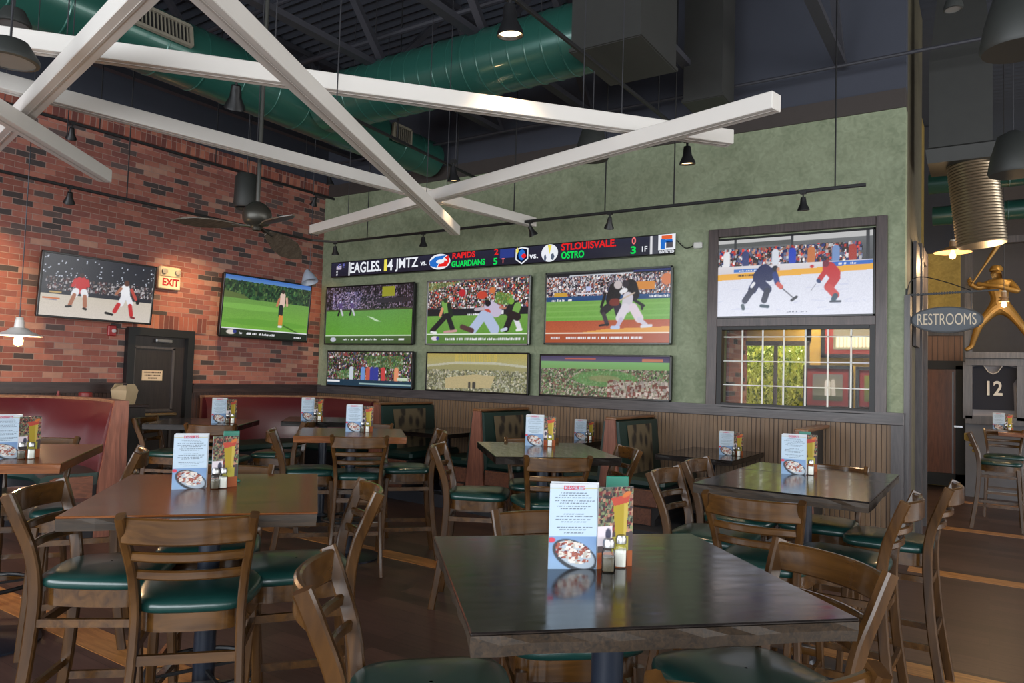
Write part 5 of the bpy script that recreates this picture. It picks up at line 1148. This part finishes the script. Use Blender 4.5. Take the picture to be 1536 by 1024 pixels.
def skin(name, J, rad, E_, root, m, parent, sub=2):
    ks = list(J); me = bpy.data.meshes.new(name); me.from_pydata([J[k] for k in ks], [(ks.index(a), ks.index(b)) for a, b in E_], []); o = bpy.data.objects.new(name, me); C.objects.link(o); o.parent = parent
    o.modifiers.new('skin', 'SKIN'); 
    for i, k in enumerate(ks): me.skin_vertices[0].data[i].radius = (rad[k], rad[k])
    me.skin_vertices[0].data[ks.index(root)].use_root = True
    s = o.modifiers.new('sub', 'SUBSURF'); s.levels = s.render_levels = sub; me.materials.append(m); return o
skin('body', J, rad, E_, 'pel', M_gold, bt)
MB().lathe([(.088, 0), (.085, .04), (.06, .08), (0, .095)], 20, T(-.05, 0, 1.19)).build('helmet', M_gold, bt, smooth=True); MB().box((-.07, -.09, 1.195), (.09, .08, .012), ch=.004).build('cap_peak', M_gold, bt)
MB().lathe([(0, 0), (.018, 0), (.014, .03), (.014, .3), (.034, .62), (.034, .76), (0, .78)], 14, T(-.36, -.14, .98) @ Matrix.Rotation(R(30), 4, 'Y')).build('bat', M_gold, bt, smooth=True)
MB().lathe([(.09, 0), (.1, .02), (.07, .05)], 18, T(-.0, 0, .73)).build('belt', mat('belt_bronze', (96, 66, 34), .4, metal=.5), bt, smooth=True)
for nm, (a, b) in {'hand': (-.40, 1.03), }.items():
    K_ = {'w': (-.40, -.12, 1.02), 'p': (-.385, -.145, 1.05)}; R_ = {'w': .026, 'p': .03}; EE = [('w', 'p')]
    for i in range(4): K_['a%d' % i] = (-.36-.006*i, -.172, 1.03+.018*i); K_['b%d' % i] = (-.345-.006*i, -.15, 1.035+.018*i); R_['a%d' % i] = .010; R_['b%d' % i] = .009; EE += [('p', 'a%d' % i), ('a%d' % i, 'b%d' % i)]
    K_['t'] = (-.36, -.125, 1.085); R_['t'] = .010; EE.append(('p', 't')); skin('hand', K_, R_, EE, 'w', M_gold, bt, 1)
# ============================================================ light
wd = bpy.data.worlds.new('world'); bpy.context.scene.world = wd; wd.use_nodes = True
bg = wd.node_tree.nodes['Background']; bg.inputs[0].default_value = (.82, .90, 1.0, 1); bg.inputs[1].default_value = WORLD
def area(name, loc, rot, sx, sy, e, col):
    l = bpy.data.lights.new(name, 'AREA'); l.shape = 'RECTANGLE'; l.size = sx; l.size_y = sy; l.energy = e; l.color = col
    o = bpy.data.objects.new(name, l); C.objects.link(o); o.location = loc; o.rotation_euler = rot; return o
area('daylight_window_front', (-1, -4.3, 2.2), (R(90), 0, 0), 14, 2.8, E_S, (.92, .96, 1))
area('daylight_window_right', (7.1, 5, 2.2), (R(90), 0, R(90)), 16, 2.8, E_E, (1, .97, .92))
def sp(loc, aim, e, cone, col=(1, .62, .3), blend=1):
    l = bpy.data.lights.new('accent_spot', 'SPOT'); l.energy = e; l.color = col; l.spot_size = R(cone); l.spot_blend = blend; l.shadow_soft_size = .06
    o = bpy.data.objects.new('accent_spot', l); C.objects.link(o); o.location = loc; o.rotation_mode = 'QUATERNION'; o.rotation_quaternion = (Vector(aim)-Vector(loc)).to_track_quat('-Z', 'Y')
sp((-7.9, 5.3, 3.3), (-8.9, 5.6, 2.2), 62, 80, (1, .68, .34)); sp((-7.9, 2.9, 3.3), (-8.9, 3.0, 2.3), 80, 80, (1, .66, .3)); sp((-7.9, 7.2, 3.2), (-8.9, 7.75, 2.4), 22, 60)
sp((-1.0, 12.5, 3.6), (-.7, 14.1, 2.9), 60, 90, (1, .7, .3)); sp((.6, 12.0, 3.9), (.3, 12.9, 2.8), 22, 80, (1, .75, .4)); sp((-1.8, 10.2, 3.4), (-1.6, 11, 1.8), 130, 110, (1, .82, .5))
s_ = bpy.data.lights.new('sun', 'SUN'); s_.energy = 7.0; s_.angle = R(1); s_.color = (1, .93, .8); so = bpy.data.objects.new('sun', s_); C.objects.link(so)
so.rotation_mode = 'QUATERNION'; so.rotation_quaternion = Vector(SUN).to_track_quat('-Z', 'Y')
vs_ = bpy.context.scene.view_settings; vs_.view_transform = 'Standard'; vs_.look = 'None'; vs_.gamma = 1; vs_.exposure = EXPO; vs_.use_curve_mapping = False
